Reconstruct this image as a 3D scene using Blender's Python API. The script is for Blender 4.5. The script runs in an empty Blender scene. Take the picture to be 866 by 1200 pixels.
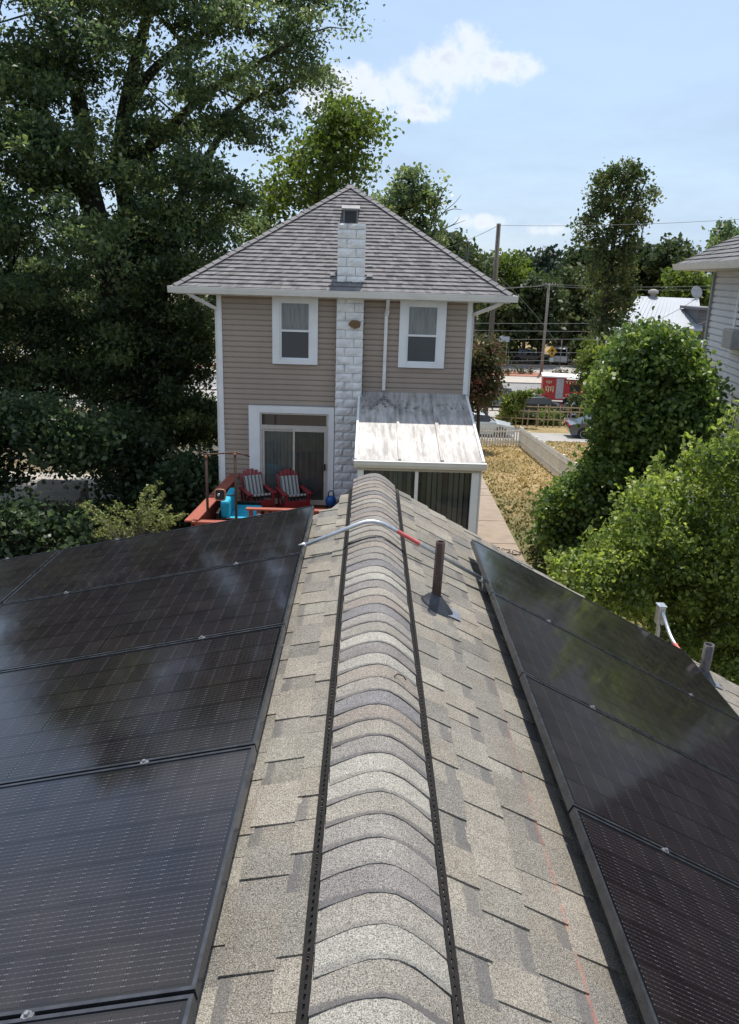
import bpy, math, random
import numpy as np
from mathutils import Vector, Matrix

R = math.radians
random.seed(7)
rng = np.random.default_rng(11)
S = bpy.context.scene
COL = S.collection

# ------------------------------------------------------------------ camera
H = 6.6                                   # camera height above the yard
FPX, CX, CY = 932.0, 433.0, 600.0         # focal length and centre in photo pixels (866 x 1200)
_fw = np.array([(435 - CX) / FPX, (320 - CY) / FPX, 1.0]); _fw /= np.linalg.norm(_fw)
_dn = np.array([(340 - CX) / FPX, (3700 - CY) / FPX, 1.0]); _dn -= _fw * _fw.dot(_dn); _dn /= np.linalg.norm(_dn)
_rt = np.cross(_dn, _fw)
WM = np.stack([_rt, _fw, -_dn])
cam = bpy.data.cameras.new('camera')
cam.sensor_fit = 'VERTICAL'; cam.sensor_height = 36.0; cam.lens = FPX / 1200 * 36.0
cam.clip_start = 0.05; cam.clip_end = 5000
camo = bpy.data.objects.new('camera', cam); COL.objects.link(camo)
camo.matrix_world = Matrix(((WM[0, 0], -WM[0, 1], -WM[0, 2], 0), (WM[1, 0], -WM[1, 1], -WM[1, 2], 0),
                            (WM[2, 0], -WM[2, 1], -WM[2, 2], H), (0, 0, 0, 1)))
S.camera = camo

def ray(px, py): return WM @ np.array([(px - CX) / FPX, (py - CY) / FPX, 1.0])
def atY(px, py, Y):
    r = ray(px, py); r = r * Y / r[1]; return Vector((r[0], r[1], r[2] + H))
def atZ(px, py, Z):                       # Z is world height
    r = ray(px, py); r = r * (Z - H) / r[2]; return Vector((r[0], r[1], Z))

# ------------------------------------------------------------------ light
SUN_EL, SUN_AZ = 68.0, 17.0               # azimuth to the right of straight ahead (+Y)
sd = Vector((math.cos(R(SUN_EL)) * math.sin(R(SUN_AZ)), math.cos(R(SUN_EL)) * math.cos(R(SUN_AZ)), math.sin(R(SUN_EL))))
sun = bpy.data.lights.new('sun', 'SUN'); sun.energy = 3.7; sun.angle = R(0.53); sun.color = (1.0, 0.955, 0.88)
suno = bpy.data.objects.new('sun', sun); COL.objects.link(suno)
suno.rotation_euler = (-sd).to_track_quat('-Z', 'Y').to_euler(); suno.location = (10, 20, 60)

world = bpy.data.worlds.new('World'); S.world = world; world.use_nodes = True
nt = world.node_tree; nt.nodes.clear()
def wn(t, **k):
    n = nt.nodes.new(t)
    for a, b in k.items(): setattr(n, a, b)
    return n
def wl(a, b): nt.links.new(a, b)
def wmath(op, a, b=None, clamp=False):
    n = wn('ShaderNodeMath', operation=op, use_clamp=clamp)
    for i, v in enumerate((a, b)):
        if v is None: continue
        if isinstance(v, (int, float)): n.inputs[i].default_value = v
        else: wl(v, n.inputs[i])
    return n.outputs[0]
SKY_HAZE = (2.22, 2.84, 3.72, 1)
sky = wn('ShaderNodeTexSky'); sky.sky_type = 'NISHITA'; sky.sun_disc = False
sky.sun_elevation = R(SUN_EL); sky.sun_rotation = R(SUN_AZ); sky.air_density = 1.0; sky.dust_density = 0.7; sky.ozone_density = 1.5; sky.altitude = 50
tc = wn('ShaderNodeTexCoord'); D = tc.outputs['Generated']
nz = wn('ShaderNodeTexNoise'); nz.inputs['Scale'].default_value = 19; nz.inputs['Detail'].default_value = 8; nz.inputs['Roughness'].default_value = 0.60
wl(D, nz.inputs['Vector'])
nz2 = wn('ShaderNodeTexNoise'); nz2.inputs['Scale'].default_value = 3.5; nz2.inputs['Detail'].default_value = 7; nz2.inputs['Roughness'].default_value = 0.6
mp = wn('ShaderNodeMapping'); mp.inputs['Scale'].default_value = (1, 1, 3.5); wl(D, mp.inputs['Vector']); wl(mp.outputs[0], nz2.inputs['Vector'])
def cloud(direction, wa, wb):
    c = Vector(direction).normalized(); r = c.cross(Vector((0, 0, 1))).normalized(); u = r.cross(c)
    def dot(v):
        n = wn('ShaderNodeVectorMath', operation='DOT_PRODUCT'); wl(D, n.inputs[0]); n.inputs[1].default_value = v; return n.outputs['Value']
    a = wmath('DIVIDE', dot(r), wa); b = wmath('DIVIDE', dot(u), wb)
    q = wmath('ADD', wmath('MULTIPLY', a, a), wmath('MULTIPLY', b, b))
    q = wmath('SUBTRACT', 1.0, q)
    front = wmath('GREATER_THAN', dot(c), 0.0)
    return wmath('MULTIPLY', wmath('MAXIMUM', q, -3.0), front) if False else wmath('ADD', q, wmath('MULTIPLY', wmath('SUBTRACT', 1.0, front), -9.0))
CL = [(ray(538, 66), .050, .034), (ray(451, 102), .085, .030), (ray(498, 90), .050, .026), (ray(586, 78), .042, .016), (ray(486, 130), .040, .012), (ray(404, 108), .06, .030), (ray(531, 46), .03, .020),
      (ray(560, 262), .030, .010), (ray(655, 271), .045, .009)]
m = None
for d_, a_, b_ in CL:
    q = cloud(d_, a_, b_); m = q if m is None else wmath('MAXIMUM', m, q)
sxyz = wn('ShaderNodeSeparateXYZ'); wl(D, sxyz.inputs[0]); dz = sxyz.outputs[2]
inv = wmath('DIVIDE', 1.0, wmath('ADD', wmath('MAXIMUM', dz, 0.0), 0.22))
flat = wn('ShaderNodeVectorMath', operation='SCALE'); wl(D, flat.inputs[0]); wl(inv, flat.inputs['Scale'])
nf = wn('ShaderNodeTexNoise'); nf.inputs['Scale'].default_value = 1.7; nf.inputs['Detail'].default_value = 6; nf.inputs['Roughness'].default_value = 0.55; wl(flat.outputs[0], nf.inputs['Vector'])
def wrange(v, a, b, c=0.0, d=1.0):
    n = wn('ShaderNodeMapRange', interpolation_type='SMOOTHSTEP'); wl(v, n.inputs['Value'])
    for k, q in zip(('From Min', 'From Max', 'To Min', 'To Max'), (a, b, c, d)): n.inputs[k].default_value = q
    return n.outputs[0]
fill_clouds = wmath('MULTIPLY', wrange(nf.outputs['Fac'], .43, .60), wrange(dz, .33, .46))  # clouds added above the view, spread wide to raise ambient light; panels mirror them
dens = wmath('ADD', wmath('MAXIMUM', m, -1.2), wmath('MULTIPLY', wmath('SUBTRACT', nz.outputs['Fac'], 0.50), 5.6))
cover = wmath('MAXIMUM', wmath('MULTIPLY', wrange(dens, -.15, 1.35), .90), wmath('MULTIPLY', fill_clouds, .9))
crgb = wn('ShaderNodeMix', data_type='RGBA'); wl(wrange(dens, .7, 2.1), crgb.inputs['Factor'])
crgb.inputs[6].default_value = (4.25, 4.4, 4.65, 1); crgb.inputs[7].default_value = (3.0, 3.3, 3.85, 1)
thin = wmath('MULTIPLY', wrange(nz2.outputs['Fac'], .36, .75, .78, .97), wrange(dz, .0, .8, 1.0, .55))
hz = wn('ShaderNodeMix', data_type='RGBA'); wl(thin, hz.inputs['Factor']); wl(sky.outputs[0], hz.inputs[6]); hz.inputs[7].default_value = SKY_HAZE
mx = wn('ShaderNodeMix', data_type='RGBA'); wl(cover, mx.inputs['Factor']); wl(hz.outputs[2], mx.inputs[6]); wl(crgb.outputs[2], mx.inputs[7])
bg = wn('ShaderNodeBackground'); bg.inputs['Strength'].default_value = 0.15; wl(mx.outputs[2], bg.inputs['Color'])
wo = wn('ShaderNodeOutputWorld'); wl(bg.outputs[0], wo.inputs['Surface'])

vs = S.view_settings
vs.view_transform = 'Standard'; vs.look = 'None'; vs.exposure = 0.62; vs.gamma = 1.0; vs.use_curve_mapping = False
S.render.engine = 'CYCLES'
S.cycles.max_bounces = 6; S.cycles.diffuse_bounces = 3; S.cycles.glossy_bounces = 3; S.cycles.transmission_bounces = 3; S.cycles.transparent_max_bounces = 12; S.cycles.caustics_reflective = False; S.cycles.caustics_refractive = False

# ------------------------------------------------------------------ materials
MATS = {}
class NB:
    def __init__(s, name):
        s.m = bpy.data.materials.new(name); s.m.use_nodes = True; s.t = s.m.node_tree
        s.b = s.t.nodes['Principled BSDF']; s.out = s.t.nodes['Material Output']; MATS[name] = s.m
    def n(s, t, ins=None, **k):
        x = s.t.nodes.new(t)
        for a, b in k.items(): setattr(x, a, b)
        for a, b in (ins or {}).items(): s.set(x, a, b)
        return x
    def set(s, node, a, b):
        i = node.inputs[a]
        if isinstance(b, bpy.types.NodeSocket): s.t.links.new(b, i)
        else: i.default_value = b
    def math(s, op, a, b=0.0, clamp=False):
        x = s.n('ShaderNodeMath', operation=op, use_clamp=clamp); s.set(x, 0, a); s.set(x, 1, b); return x.outputs[0]
    def noise(s, scale, detail=4, rough=.5, vec=None, dist=0.0):
        x = s.n('ShaderNodeTexNoise', {'Scale': scale, 'Detail': detail, 'Roughness': rough, 'Distortion': dist})
        if vec is not None: s.set(x, 'Vector', vec)
        return x.outputs['Fac']
    def ramp(s, fac, stops):
        x = s.n('ShaderNodeValToRGB'); s.set(x, 'Fac', fac); e = x.color_ramp.elements
        while len(e) < len(stops): e.new(.5)
        for el, (p, c) in zip(e, stops): el.position = p; el.color = tuple(c) + (1,) if len(c) == 3 else c
        return x.outputs['Color']
    def mix(s, fac, a, b, blend='MIX'):
        x = s.n('ShaderNodeMix', data_type='RGBA', blend_type=blend); s.set(x, 0, fac)
        for i, v in ((6, a), (7, b)):
            if isinstance(v, tuple) and len(v) == 3: v = v + (1,)
            s.set(x, i, v)
        return x.outputs[2]
    def maprange(s, v, a, b, c=0.0, d=1.0, smooth=True):
        x = s.n('ShaderNodeMapRange', interpolation_type='SMOOTHSTEP' if smooth else 'LINEAR')
        s.set(x, 'Value', v)
        for k, q in zip(('From Min', 'From Max', 'To Min', 'To Max'), (a, b, c, d)): x.inputs[k].default_value = q
        return x.outputs[0]
    def pos(s): return s.n('ShaderNodeNewGeometry').outputs['Position']
    def obj(s): return s.n('ShaderNodeTexCoord').outputs['Object']
    def scale(s, vec, sc):
        x = s.n('ShaderNodeMapping'); s.set(x, 'Vector', vec); x.inputs['Scale'].default_value = sc; return x.outputs[0]
    def sep(s, vec):
        x = s.n('ShaderNodeSeparateXYZ'); s.set(x, 0, vec); return x.outputs
    def attr(s, name): return s.n('ShaderNodeAttribute', attribute_name=name).outputs['Fac']
    def bump(s, h, strength=.3, dist=.01):
        x = s.n('ShaderNodeBump', {'Strength': strength, 'Distance': dist, 'Height': h}); s.set(s.b, 'Normal', x.outputs[0])
    def col(s, c): s.set(s.b, 'Base Color', c + (1,) if isinstance(c, tuple) and len(c) == 3 else c)
    def rough(s, r): s.set(s.b, 'Roughness', r)

def plain(name, c, rough=.5, metal=0.0, var=.18, scale=6.0, bump=.15, grime=None, spec=.5, bscale=60):
    b = NB(name); n = b.noise(scale, 6, .6, b.pos())
    lo = tuple(v * (1 - var) for v in c); hi = tuple(min(1, v * (1 + var)) for v in c)
    col = b.ramp(n, [(.3, lo), (.7, hi)])
    if grime:
        g = b.maprange(b.noise(scale * .45, 7, .65, b.pos()), .52, .72, 0, grime[1]); col = b.mix(g, col, grime[0])
    b.col(col); b.rough(b.maprange(n, .2, .8, max(0, rough - .08), min(1, rough + .08), False)); b.set(b.b, 'Metallic', metal); b.set(b.b, 'Specular IOR Level', spec)
    if bump: b.bump(b.noise(bscale, 4, .6, b.pos()), bump, .004)
    return b.m

# shingles: granules, per-piece colour from the object colour
def shingle(name, band=False):
    b = NB(name); p = b.pos()
    oi = b.n('ShaderNodeObjectInfo'); c0 = oi.outputs['Color']
    g1 = b.noise(250, 2, .75, p); g2 = b.noise(95, 3, .7, p); g3 = b.noise(5, 4, .6, p)
    sp = b.maprange(g1, .36, .64, .34, 1.66, False)
    v = b.math('MULTIPLY', sp, b.maprange(g2, .3, .7, .80, 1.20, False)); v = b.math('MULTIPLY', v, b.maprange(g3, .3, .7, .84, 1.14, False))
    cc = b.n('ShaderNodeCombineColor', {0: v, 1: v, 2: v}).outputs[0]
    col = b.mix(1.0, c0, cc, 'MULTIPLY')
    lt = b.maprange(b.noise(330, 1, .5, p), .58, .66, 0, .6); col = b.mix(lt, col, (.43, .405, .35))
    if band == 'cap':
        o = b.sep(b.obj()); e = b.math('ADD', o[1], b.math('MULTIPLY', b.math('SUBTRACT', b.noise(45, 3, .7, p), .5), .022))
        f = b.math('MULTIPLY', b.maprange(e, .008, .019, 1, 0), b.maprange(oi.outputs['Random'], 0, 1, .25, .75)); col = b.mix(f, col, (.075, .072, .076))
    elif band:
        o = b.sep(b.obj()); e = b.math('ADD', o[0], b.math('MULTIPLY', b.math('SUBTRACT', b.noise(60, 3, .6, p), .5), .03))
        f = b.maprange(e, .104, .118, 0, .55); col = b.mix(f, col, (.085, .082, .085))
    x = b.sep(p)
    chalk = b.math('ABSOLUTE', b.math('SUBTRACT', b.math('ADD', x[0], b.math('MULTIPLY', b.noise(3, 2, .5, p), .012)), .690))
    on = b.math('MULTIPLY', b.maprange(chalk, .003, .011, 1, 0), b.maprange(x[1], .8, 3.9, .62, .12, False))
    on = b.math('MULTIPLY', on, b.maprange(b.noise(22, 4, .7, p), .40, .60))
    col = b.mix(on, col, (.40, .14, .10))
    b.col(col); b.rough(.92); b.set(b.b, 'Specular IOR Level', .25)
    b.bump(b.math('ADD', g1, b.math('MULTIPLY', g2, .5)), .65, .004)
    return b.m
shingle('shingle'); shingle('shingle_banded', True); shingle('shingle_cap', 'cap')

def far_shingle(name, base, cyc=.2):
    b = NB(name); t = b.attr('tint'); p = b.pos()
    n = b.noise(14, 4, .6, p); f = b.math('ADD', b.math('MULTIPLY', t, .7), b.math('MULTIPLY', n, .45))
    col = b.ramp(f, [(.12, tuple(v * .70 for v in base)), (.5, base), (.92, tuple(v * 1.24 for v in base))])
    st = b.maprange(b.noise(1.3, 5, .6, b.scale(p, (1, .35, .35))), .5, .75, 0, .45); col = b.mix(st, col, tuple(v * .55 for v in base))
    b.col(col); b.rough(.93); b.set(b.b, 'Specular IOR Level', .2); b.bump(b.noise(90, 3, .6, p), .5, .01)
far_shingle('roof_shingle_far', (.190, .180, .180)); far_shingle('roof_shingle_right', (.15, .148, .152))

# solar cells: local x = along the long side of the panel, y = across
b = NB('solar_cell'); o = b.sep(b.obj()); oi = b.n('ShaderNodeObjectInfo')
w = b.math('ABSOLUTE', b.math('SUBTRACT', b.math('FRACT', b.math('ADD', b.math('DIVIDE', o[1], .0184), 100.0)), .5))
wire = b.maprange(w, .035, .095, 1, 0)
ax_ = b.math('ABSOLUTE', o[0]); ends = b.maprange(ax_, .0365, .0405, 0, 1); pads = b.maprange(b.math('ABSOLUTE', b.math('SUBTRACT', b.math('FRACT', b.math('ADD', b.math('DIVIDE', o[0], .0215), 50.25)), .5)), .38, .46, 0, 1)
dash = b.math('MULTIPLY', b.maprange(w, .05, .12, 1, 0), b.math('MAXIMUM', ends, b.math('MULTIPLY', pads, .33)))
base = b.mix(b.maprange(oi.outputs['Random'], 0, 1), (.0068, .0052, .0066), (.0112, .0086, .0102))
col = b.mix(b.math('MULTIPLY', wire, .6), base, (.046, .042, .048)); col = b.mix(dash, col, (.125, .120, .132))
dust = b.maprange(b.noise(5, 6, .65, b.pos()), .45, .8, 0, .022); col = b.mix(dust, col, (.35, .31, .27))
b.col(col); b.rough(b.maprange(b.noise(2.2, 5, .6, b.pos()), .35, .7, .06, .15)); b.set(b.b, 'IOR', 1.58)
b = NB('backsheet'); b.col((.0035, .0035, .0045)); b.rough(.10); b.set(b.b, 'IOR', 1.58)
plain('black_frame', (.085, .088, .098), .28, .75, .25, 20, .05, spec=.5)
plain('galvanised', (.52, .54, .56), .36, .85, .16, 30, .1, ((.3, .3, .3), .4))
plain('silver_metal', (.55, .56, .57), .3, .9, .12, 20, .05)
plain('clamp_metal', (.30, .30, .31), .4, .7, .3, 60, .1)
plain('red_tape', (.55, .11, .10), .55, 0, .25, 60, .1, ((.6, .4, .36), .5))
plain('rust_pipe', (.058, .030, .022), .62, .25, .45, 22, .35, ((.02, .012, .010), .7))
plain('grey_pipe', (.10, .088, .085), .6, .3, .5, 24, .4, ((.22, .18, .16), .7))
plain('rubber_boot', (.030, .032, .038), .38, .1, .3, 14, .2, ((.12, .12, .13), .45))
plain('lead_flashing', (.20, .215, .25), .5, .5, .2, 10, .2)
plain('vent_plastic', (.012, .011, .011), .7, 0, .5, 40, .4, ((.05, .035, .025), .12), spec=.12)
plain('dark_debris', (.05, .03, .02), .9)

def siding(name, c, dirt=.25):
    b = NB(name); p = b.pos(); n = b.noise(1.4, 6, .6, b.scale(p, (1, 1, .25))); n2 = b.noise(40, 3, .6, b.scale(p, (.3, .3, 6)))
    col = b.ramp(n, [(.3, tuple(v * .9 for v in c)), (.7, tuple(v * 1.07 for v in c))])
    col = b.mix(b.maprange(n2, .45, .8, 0, .10), col, tuple(v * .7 for v in c))
    d = b.maprange(b.noise(.7, 6, .7, p), .55, .8, 0, dirt); col = b.mix(d, col, tuple(v * .72 for v in c))
    b.col(col); b.rough(.6); b.bump(n2, .12, .003)
siding('siding_tan', (.365, .292, .235)); siding('siding_bluegrey', (.66, .69, .735)); siding('siding_dark', (.12, .12, .125))
plain('white_trim', (.78, .79, .79), .45, 0, .05, 3, .08, ((.55, .54, .50), .28))
plain('white_gutter', (.74, .73, .70), .42, 0, .06, 3, .05, ((.42, .40, .35), .3))
plain('beige_frame', (.52, .48, .42), .5, 0, .08, 6, .05)
plain('chimney_paint', (.74, .74, .73), .85, 0, .14, 5, .8, ((.36, .33, .29), .62), bscale=22)
plain('chimney_bare', (.165, .105, .05), .95, 0, .3, 20, .5)
plain('mortar', (.62, .62, .61), .9, 0, .12, 12, .4)
plain('dark_louver', (.022, .024, .030), .6)
plain('hood_metal', (.24, .235, .235), .5, .3)
plain('soffit', (.62, .61, .58), .6)
b = NB('dirty_white_panel'); p = b.pos()
s1 = b.noise(9, 6, .65, b.scale(p, (1, .10, .10))); s2 = b.noise(3.0, 6, .6, b.scale(p, (1, .30, .30))); s3 = b.noise(26, 5, .7, b.scale(p, (1, .08, .08)))
y_ = b.sep(p)[1]
k = b.maprange(b.math('ADD', b.math('MULTIPLY', s1, .6), b.math('MULTIPLY', s2, .5)), .47, .68, 0, .80)
col = b.mix(k, (.52, .49, .46), (.20, .18, .165))
col = b.mix(b.maprange(s3, .52, .68, 0, .62), col, (.15, .135, .125))
mould = b.math('MULTIPLY', b.maprange(b.noise(9, 7, .75, b.scale(p, (1, .4, .4))), .49, .66), b.maprange(b.math('ABSOLUTE', b.math('SUBTRACT', y_, b.math('ADD', 18.55, b.math('MULTIPLY', s2, .5)))), .08, .62, 1, 0))
col = b.mix(b.math('MULTIPLY', mould, .92), col, (.020, .019, .019))
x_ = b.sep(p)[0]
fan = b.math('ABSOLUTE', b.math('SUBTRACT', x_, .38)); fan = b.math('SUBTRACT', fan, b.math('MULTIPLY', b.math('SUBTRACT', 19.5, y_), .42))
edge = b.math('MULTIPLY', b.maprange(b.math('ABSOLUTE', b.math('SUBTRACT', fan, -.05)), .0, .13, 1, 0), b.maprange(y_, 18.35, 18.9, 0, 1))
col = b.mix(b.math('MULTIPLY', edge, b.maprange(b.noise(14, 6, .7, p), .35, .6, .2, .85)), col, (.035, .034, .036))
b.col(col); b.rough(.55); b.bump(s1, .1, .004)

def glass(name, tint=(.02, .025, .03), refl=1.45, clear=.75, rough=.02):
    b = NB(name); t = b.t
    tr = b.n('ShaderNodeBsdfTransparent', {'Color': (.93, .96, .96, 1)}); b.col(tint); b.rough(rough); b.set(b.b, 'IOR', refl)
    fr = b.n('ShaderNodeFresnel', {'IOR': refl}); f = b.math('MULTIPLY', b.math('SUBTRACT', 1.0, fr.outputs[0]), clear)
    wob = b.n('ShaderNodeBump', {'Strength': .06, 'Distance': .05, 'Height': b.noise(1.3, 2, .5, b.pos())})
    b.set(b.b, 'Normal', wob.outputs[0])
    mxs = b.n('ShaderNodeMixShader'); b.set(mxs, 0, f); t.links.new(b.b.outputs[0], mxs.inputs[1]); t.links.new(tr.outputs[0], mxs.inputs[2]); t.links.new(mxs.outputs[0], b.out.inputs['Surface'])
glass('pane_glass', (.03, .05, .055), refl=2.0, clear=.95); glass('sunroom_glass', refl=2.1, clear=.95)
b = NB('dark_pane'); b.col((.025, .03, .034)); b.rough(.04); b.set(b.b, 'IOR', 1.9)
b = NB('screen_pane'); b.col((.075, .08, .086)); b.rough(.2)
b = NB('curtain_pane'); b.col(b.ramp(b.noise(3, 4, .6, b.scale(b.pos(), (8, 1, 1))), [(.3, (.17, .18, .18)), (.7, (.26, .27, .265))])); b.rough(.10)
plain('blind_slat', (.82, .82, .79), .7, 0, .10, 4); plain('blind_dark', (.46, .465, .465), .7, 0, .15, 4); plain('interior_dark', (.045, .045, .048), .9); plain('interior_wall', (.12, .115, .11), .9)

plain('red_deck', (.30, .075, .045), .6, 0, .22, 9, .25, ((.20, .06, .04), .5))
plain('red_plastic', (.24, .022, .026), .42, 0, .15, 6, .1)
plain('turquoise', (.010, .36, .52), .75, 0, .10, 10, .3)
plain('blue_plastic', (.015, .10, .34), .35, 0, .2, 14)
plain('black_metal', (.02, .018, .017), .5, .4, .3, 20); plain('brown_metal', (.075, .04, .028), .55, .4, .3, 20)
plain('copper_rim', (.42, .20, .12), .5, .2)
b = NB('striped_cloth'); o = b.sep(b.obj()); st = b.math('FRACT', b.math('ADD', b.math('DIVIDE', o[0], .095), 20.0))
col = b.mix(b.maprange(st, .48, .54), (.46, .45, .40), (.115, .125, .125)); col = b.mix(b.math('LESS_THAN', b.math('ABSOLUTE', b.math('SUBTRACT', st, .2)), .04), col, (.2, .2, .19))
b.col(col); b.rough(.85); b.bump(b.noise(200, 2, .6, b.obj()), .2, .002)
plain('weathered_wood', (.25, .19, .14), .85, 0, .3, 12, .4, bscale=30)
plain('garden_wood', (.40, .30, .19), .85, 0, .3, 12, .4)
plain('pole_wood', (.115, .095, .08), .9, 0, .3, 6, .5); plain('pole_wood_grey', (.235, .205, .175), .9, 0, .25, 6, .4)
plain('concrete', (.285, .225, .175), .88, 0, .16, 3, .35, ((.20, .165, .125), .6))
plain('concrete_pale', (.38, .345, .30), .88, 0, .14, 2, .3, ((.35, .32, .28), .5))
plain('asphalt', (.205, .20, .20), .9, 0, .14, 1.2, .4, ((.27, .26, .25), .5))
plain('asphalt_pale', (.30, .285, .265), .9, 0, .14, .8, .4, ((.38, .35, .31), .5))
plain('red_mulch', (.28, .13, .085), .95, 0, .35, 3, .5)
plain('paint_white_line', (.75, .75, .72), .7); plain('paint_yellow', (.65, .45, .05), .6)
plain('picket_white', (.76, .735, .68), .6, 0, .08, 5, .2, ((.50, .44, .35), .45))
plain('ac_black', (.020, .020, .022), .55, .2, .3, 30); plain('ac_grey', (.36, .36, .36), .5, .2)
plain('tyre', (.018, .018, .018), .85); plain('rim', (.42, .43, .44), .3, .8); plain('tail_red', (.45, .015, .02), .25); plain('lamp_clear', (.55, .57, .58), .15, .3)
def paint(name, c, metal=.3):
    b = NB(name); b.col(c); b.rough(.28); b.set(b.b, 'Metallic', metal); b.set(b.b, 'Coat Weight', .8); b.set(b.b, 'Coat Roughness', .05)
paint('car_silver', (.62, .68, .71), .1); paint('car_grey', (.095, .10, .115), .5); paint('car_dark', (.02, .02, .024)); paint('car_white', (.62, .63, .64), 0); paint('car_blue', (.10, .13, .17))
b = NB('car_glass'); b.col((.012, .016, .02)); b.rough(.03); b.set(b.b, 'IOR', 1.6)
plain('trailer_red', (.44, .032, .028), .5, 0, .18, 3, .1); plain('trailer_white', (.78, .77, .74), .5, 0, .06, 3); plain('trailer_cream', (.72, .55, .33), .6); plain('trailer_grey', (.42, .40, .41), .6); plain('trailer_black', (.02, .02, .02), .6)
plain('metal_roof_white', (.29, .315, .355), .5, 0, .05, .6, .1); plain('wall_white', (.66, .69, .73), .7, 0, .05, .7); plain('tin_dark', (.14, .14, .145), .6, .2)
plain('sign_yellow', (.80, .42, .02), .5); plain('sign_grey', (.36, .42, .50), .5); plain('wire', (.16, .16, .165), .6)
b = NB('brick_far'); t = b.n('ShaderNodeTexBrick', {'Color1': (.20, .065, .05, 1), 'Color2': (.14, .05, .04, 1), 'Mortar': (.25, .2, .18, 1), 'Scale': 1.0, 'Mortar Size': .012, 'Brick Width': .4, 'Row Height': .14})
b.set(t, 'Vector', b.n('ShaderNodeCombineXYZ', {0: b.math('ADD', b.sep(b.pos())[0], b.sep(b.pos())[1]), 1: b.sep(b.pos())[2]}).outputs[0]); b.col(t.outputs[0]); b.rough(.9)

def leafmat(name, dark, mid, light, trans=.38, rough=.55, spec=.3):
    b = NB(name); t = b.attr('tint')
    col = b.ramp(t, [(.05, dark), (.5, mid), (.95, light)]); b.col(col); b.rough(rough); b.set(b.b, 'Specular IOR Level', spec)
    tl = b.n('ShaderNodeBsdfTranslucent'); hs = b.n('ShaderNodeHueSaturation', {'Saturation': 1.12, 'Value': 1.55, 'Color': col}); b.set(tl, 'Color', hs.outputs[0])
    mxs = b.n('ShaderNodeMixShader', {0: trans}); b.t.links.new(b.b.outputs[0], mxs.inputs[1]); b.t.links.new(tl.outputs[0], mxs.inputs[2]); b.t.links.new(mxs.outputs[0], b.out.inputs['Surface'])
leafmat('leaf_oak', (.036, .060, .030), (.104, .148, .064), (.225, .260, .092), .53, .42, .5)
leafmat('leaf_light', (.060, .088, .022), (.115, .155, .034), (.200, .230, .050), .48)
leafmat('leaf_vine', (.055, .095, .026), (.115, .180, .042), (.240, .300, .070), .38, .46, .5)
leafmat('leaf_shrub', (.060, .094, .022), (.158, .218, .050), (.330, .385, .095), .50, .46, .45)
leafmat('leaf_ivy', (.034, .054, .022), (.070, .098, .034), (.165, .165, .050), .40)
leafmat('leaf_far', (.034, .052, .022), (.062, .086, .032), (.125, .130, .042), .34)
leafmat('leaf_conifer', (.018, .034, .020), (.030, .048, .026), (.050, .068, .034), .15)
leafmat('leaf_myrtle', (.040, .064, .024), (.085, .088, .038), (.260, .120, .090), .36)
leafmat('grass_blade', (.075, .085, .022), (.265, .190, .072), (.400, .290, .125), .3, .7, .2)
leafmat('leaf_sprig', (.10, .125, .04), (.19, .215, .07), (.30, .32, .13), .40)
plain('bark', (.050, .042, .034), .95, 0, .35, 10, .7, bscale=18); plain('bark_grey', (.12, .10, .085), .95, 0, .3, 10, .6, bscale=18)
b = NB('ground_soil'); p = b.pos(); n1 = b.noise(.35, 6, .6, p); n2 = b.noise(3.5, 6, .7, p); n3 = b.noise(30, 4, .7, p); ps = b.sep(p)
f = b.math('ADD', b.math('MULTIPLY', n1, .55), b.math('MULTIPLY', n2, .45)); f = b.math('SUBTRACT', f, b.maprange(ps[1], 20, 34, .09, -.03))
col = b.ramp(f, [(.34, (.10, .105, .032)), (.46, (.20, .155, .060)), (.56, (.325, .235, .105)), (.70, (.40, .285, .145))])
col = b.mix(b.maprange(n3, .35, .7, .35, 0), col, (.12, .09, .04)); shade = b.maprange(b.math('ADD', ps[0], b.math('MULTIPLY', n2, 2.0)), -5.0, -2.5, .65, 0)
col = b.mix(shade, col, (.085, .07, .045)); b.col(col); b.rough(.95); b.bump(n3, .5, .05)

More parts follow.
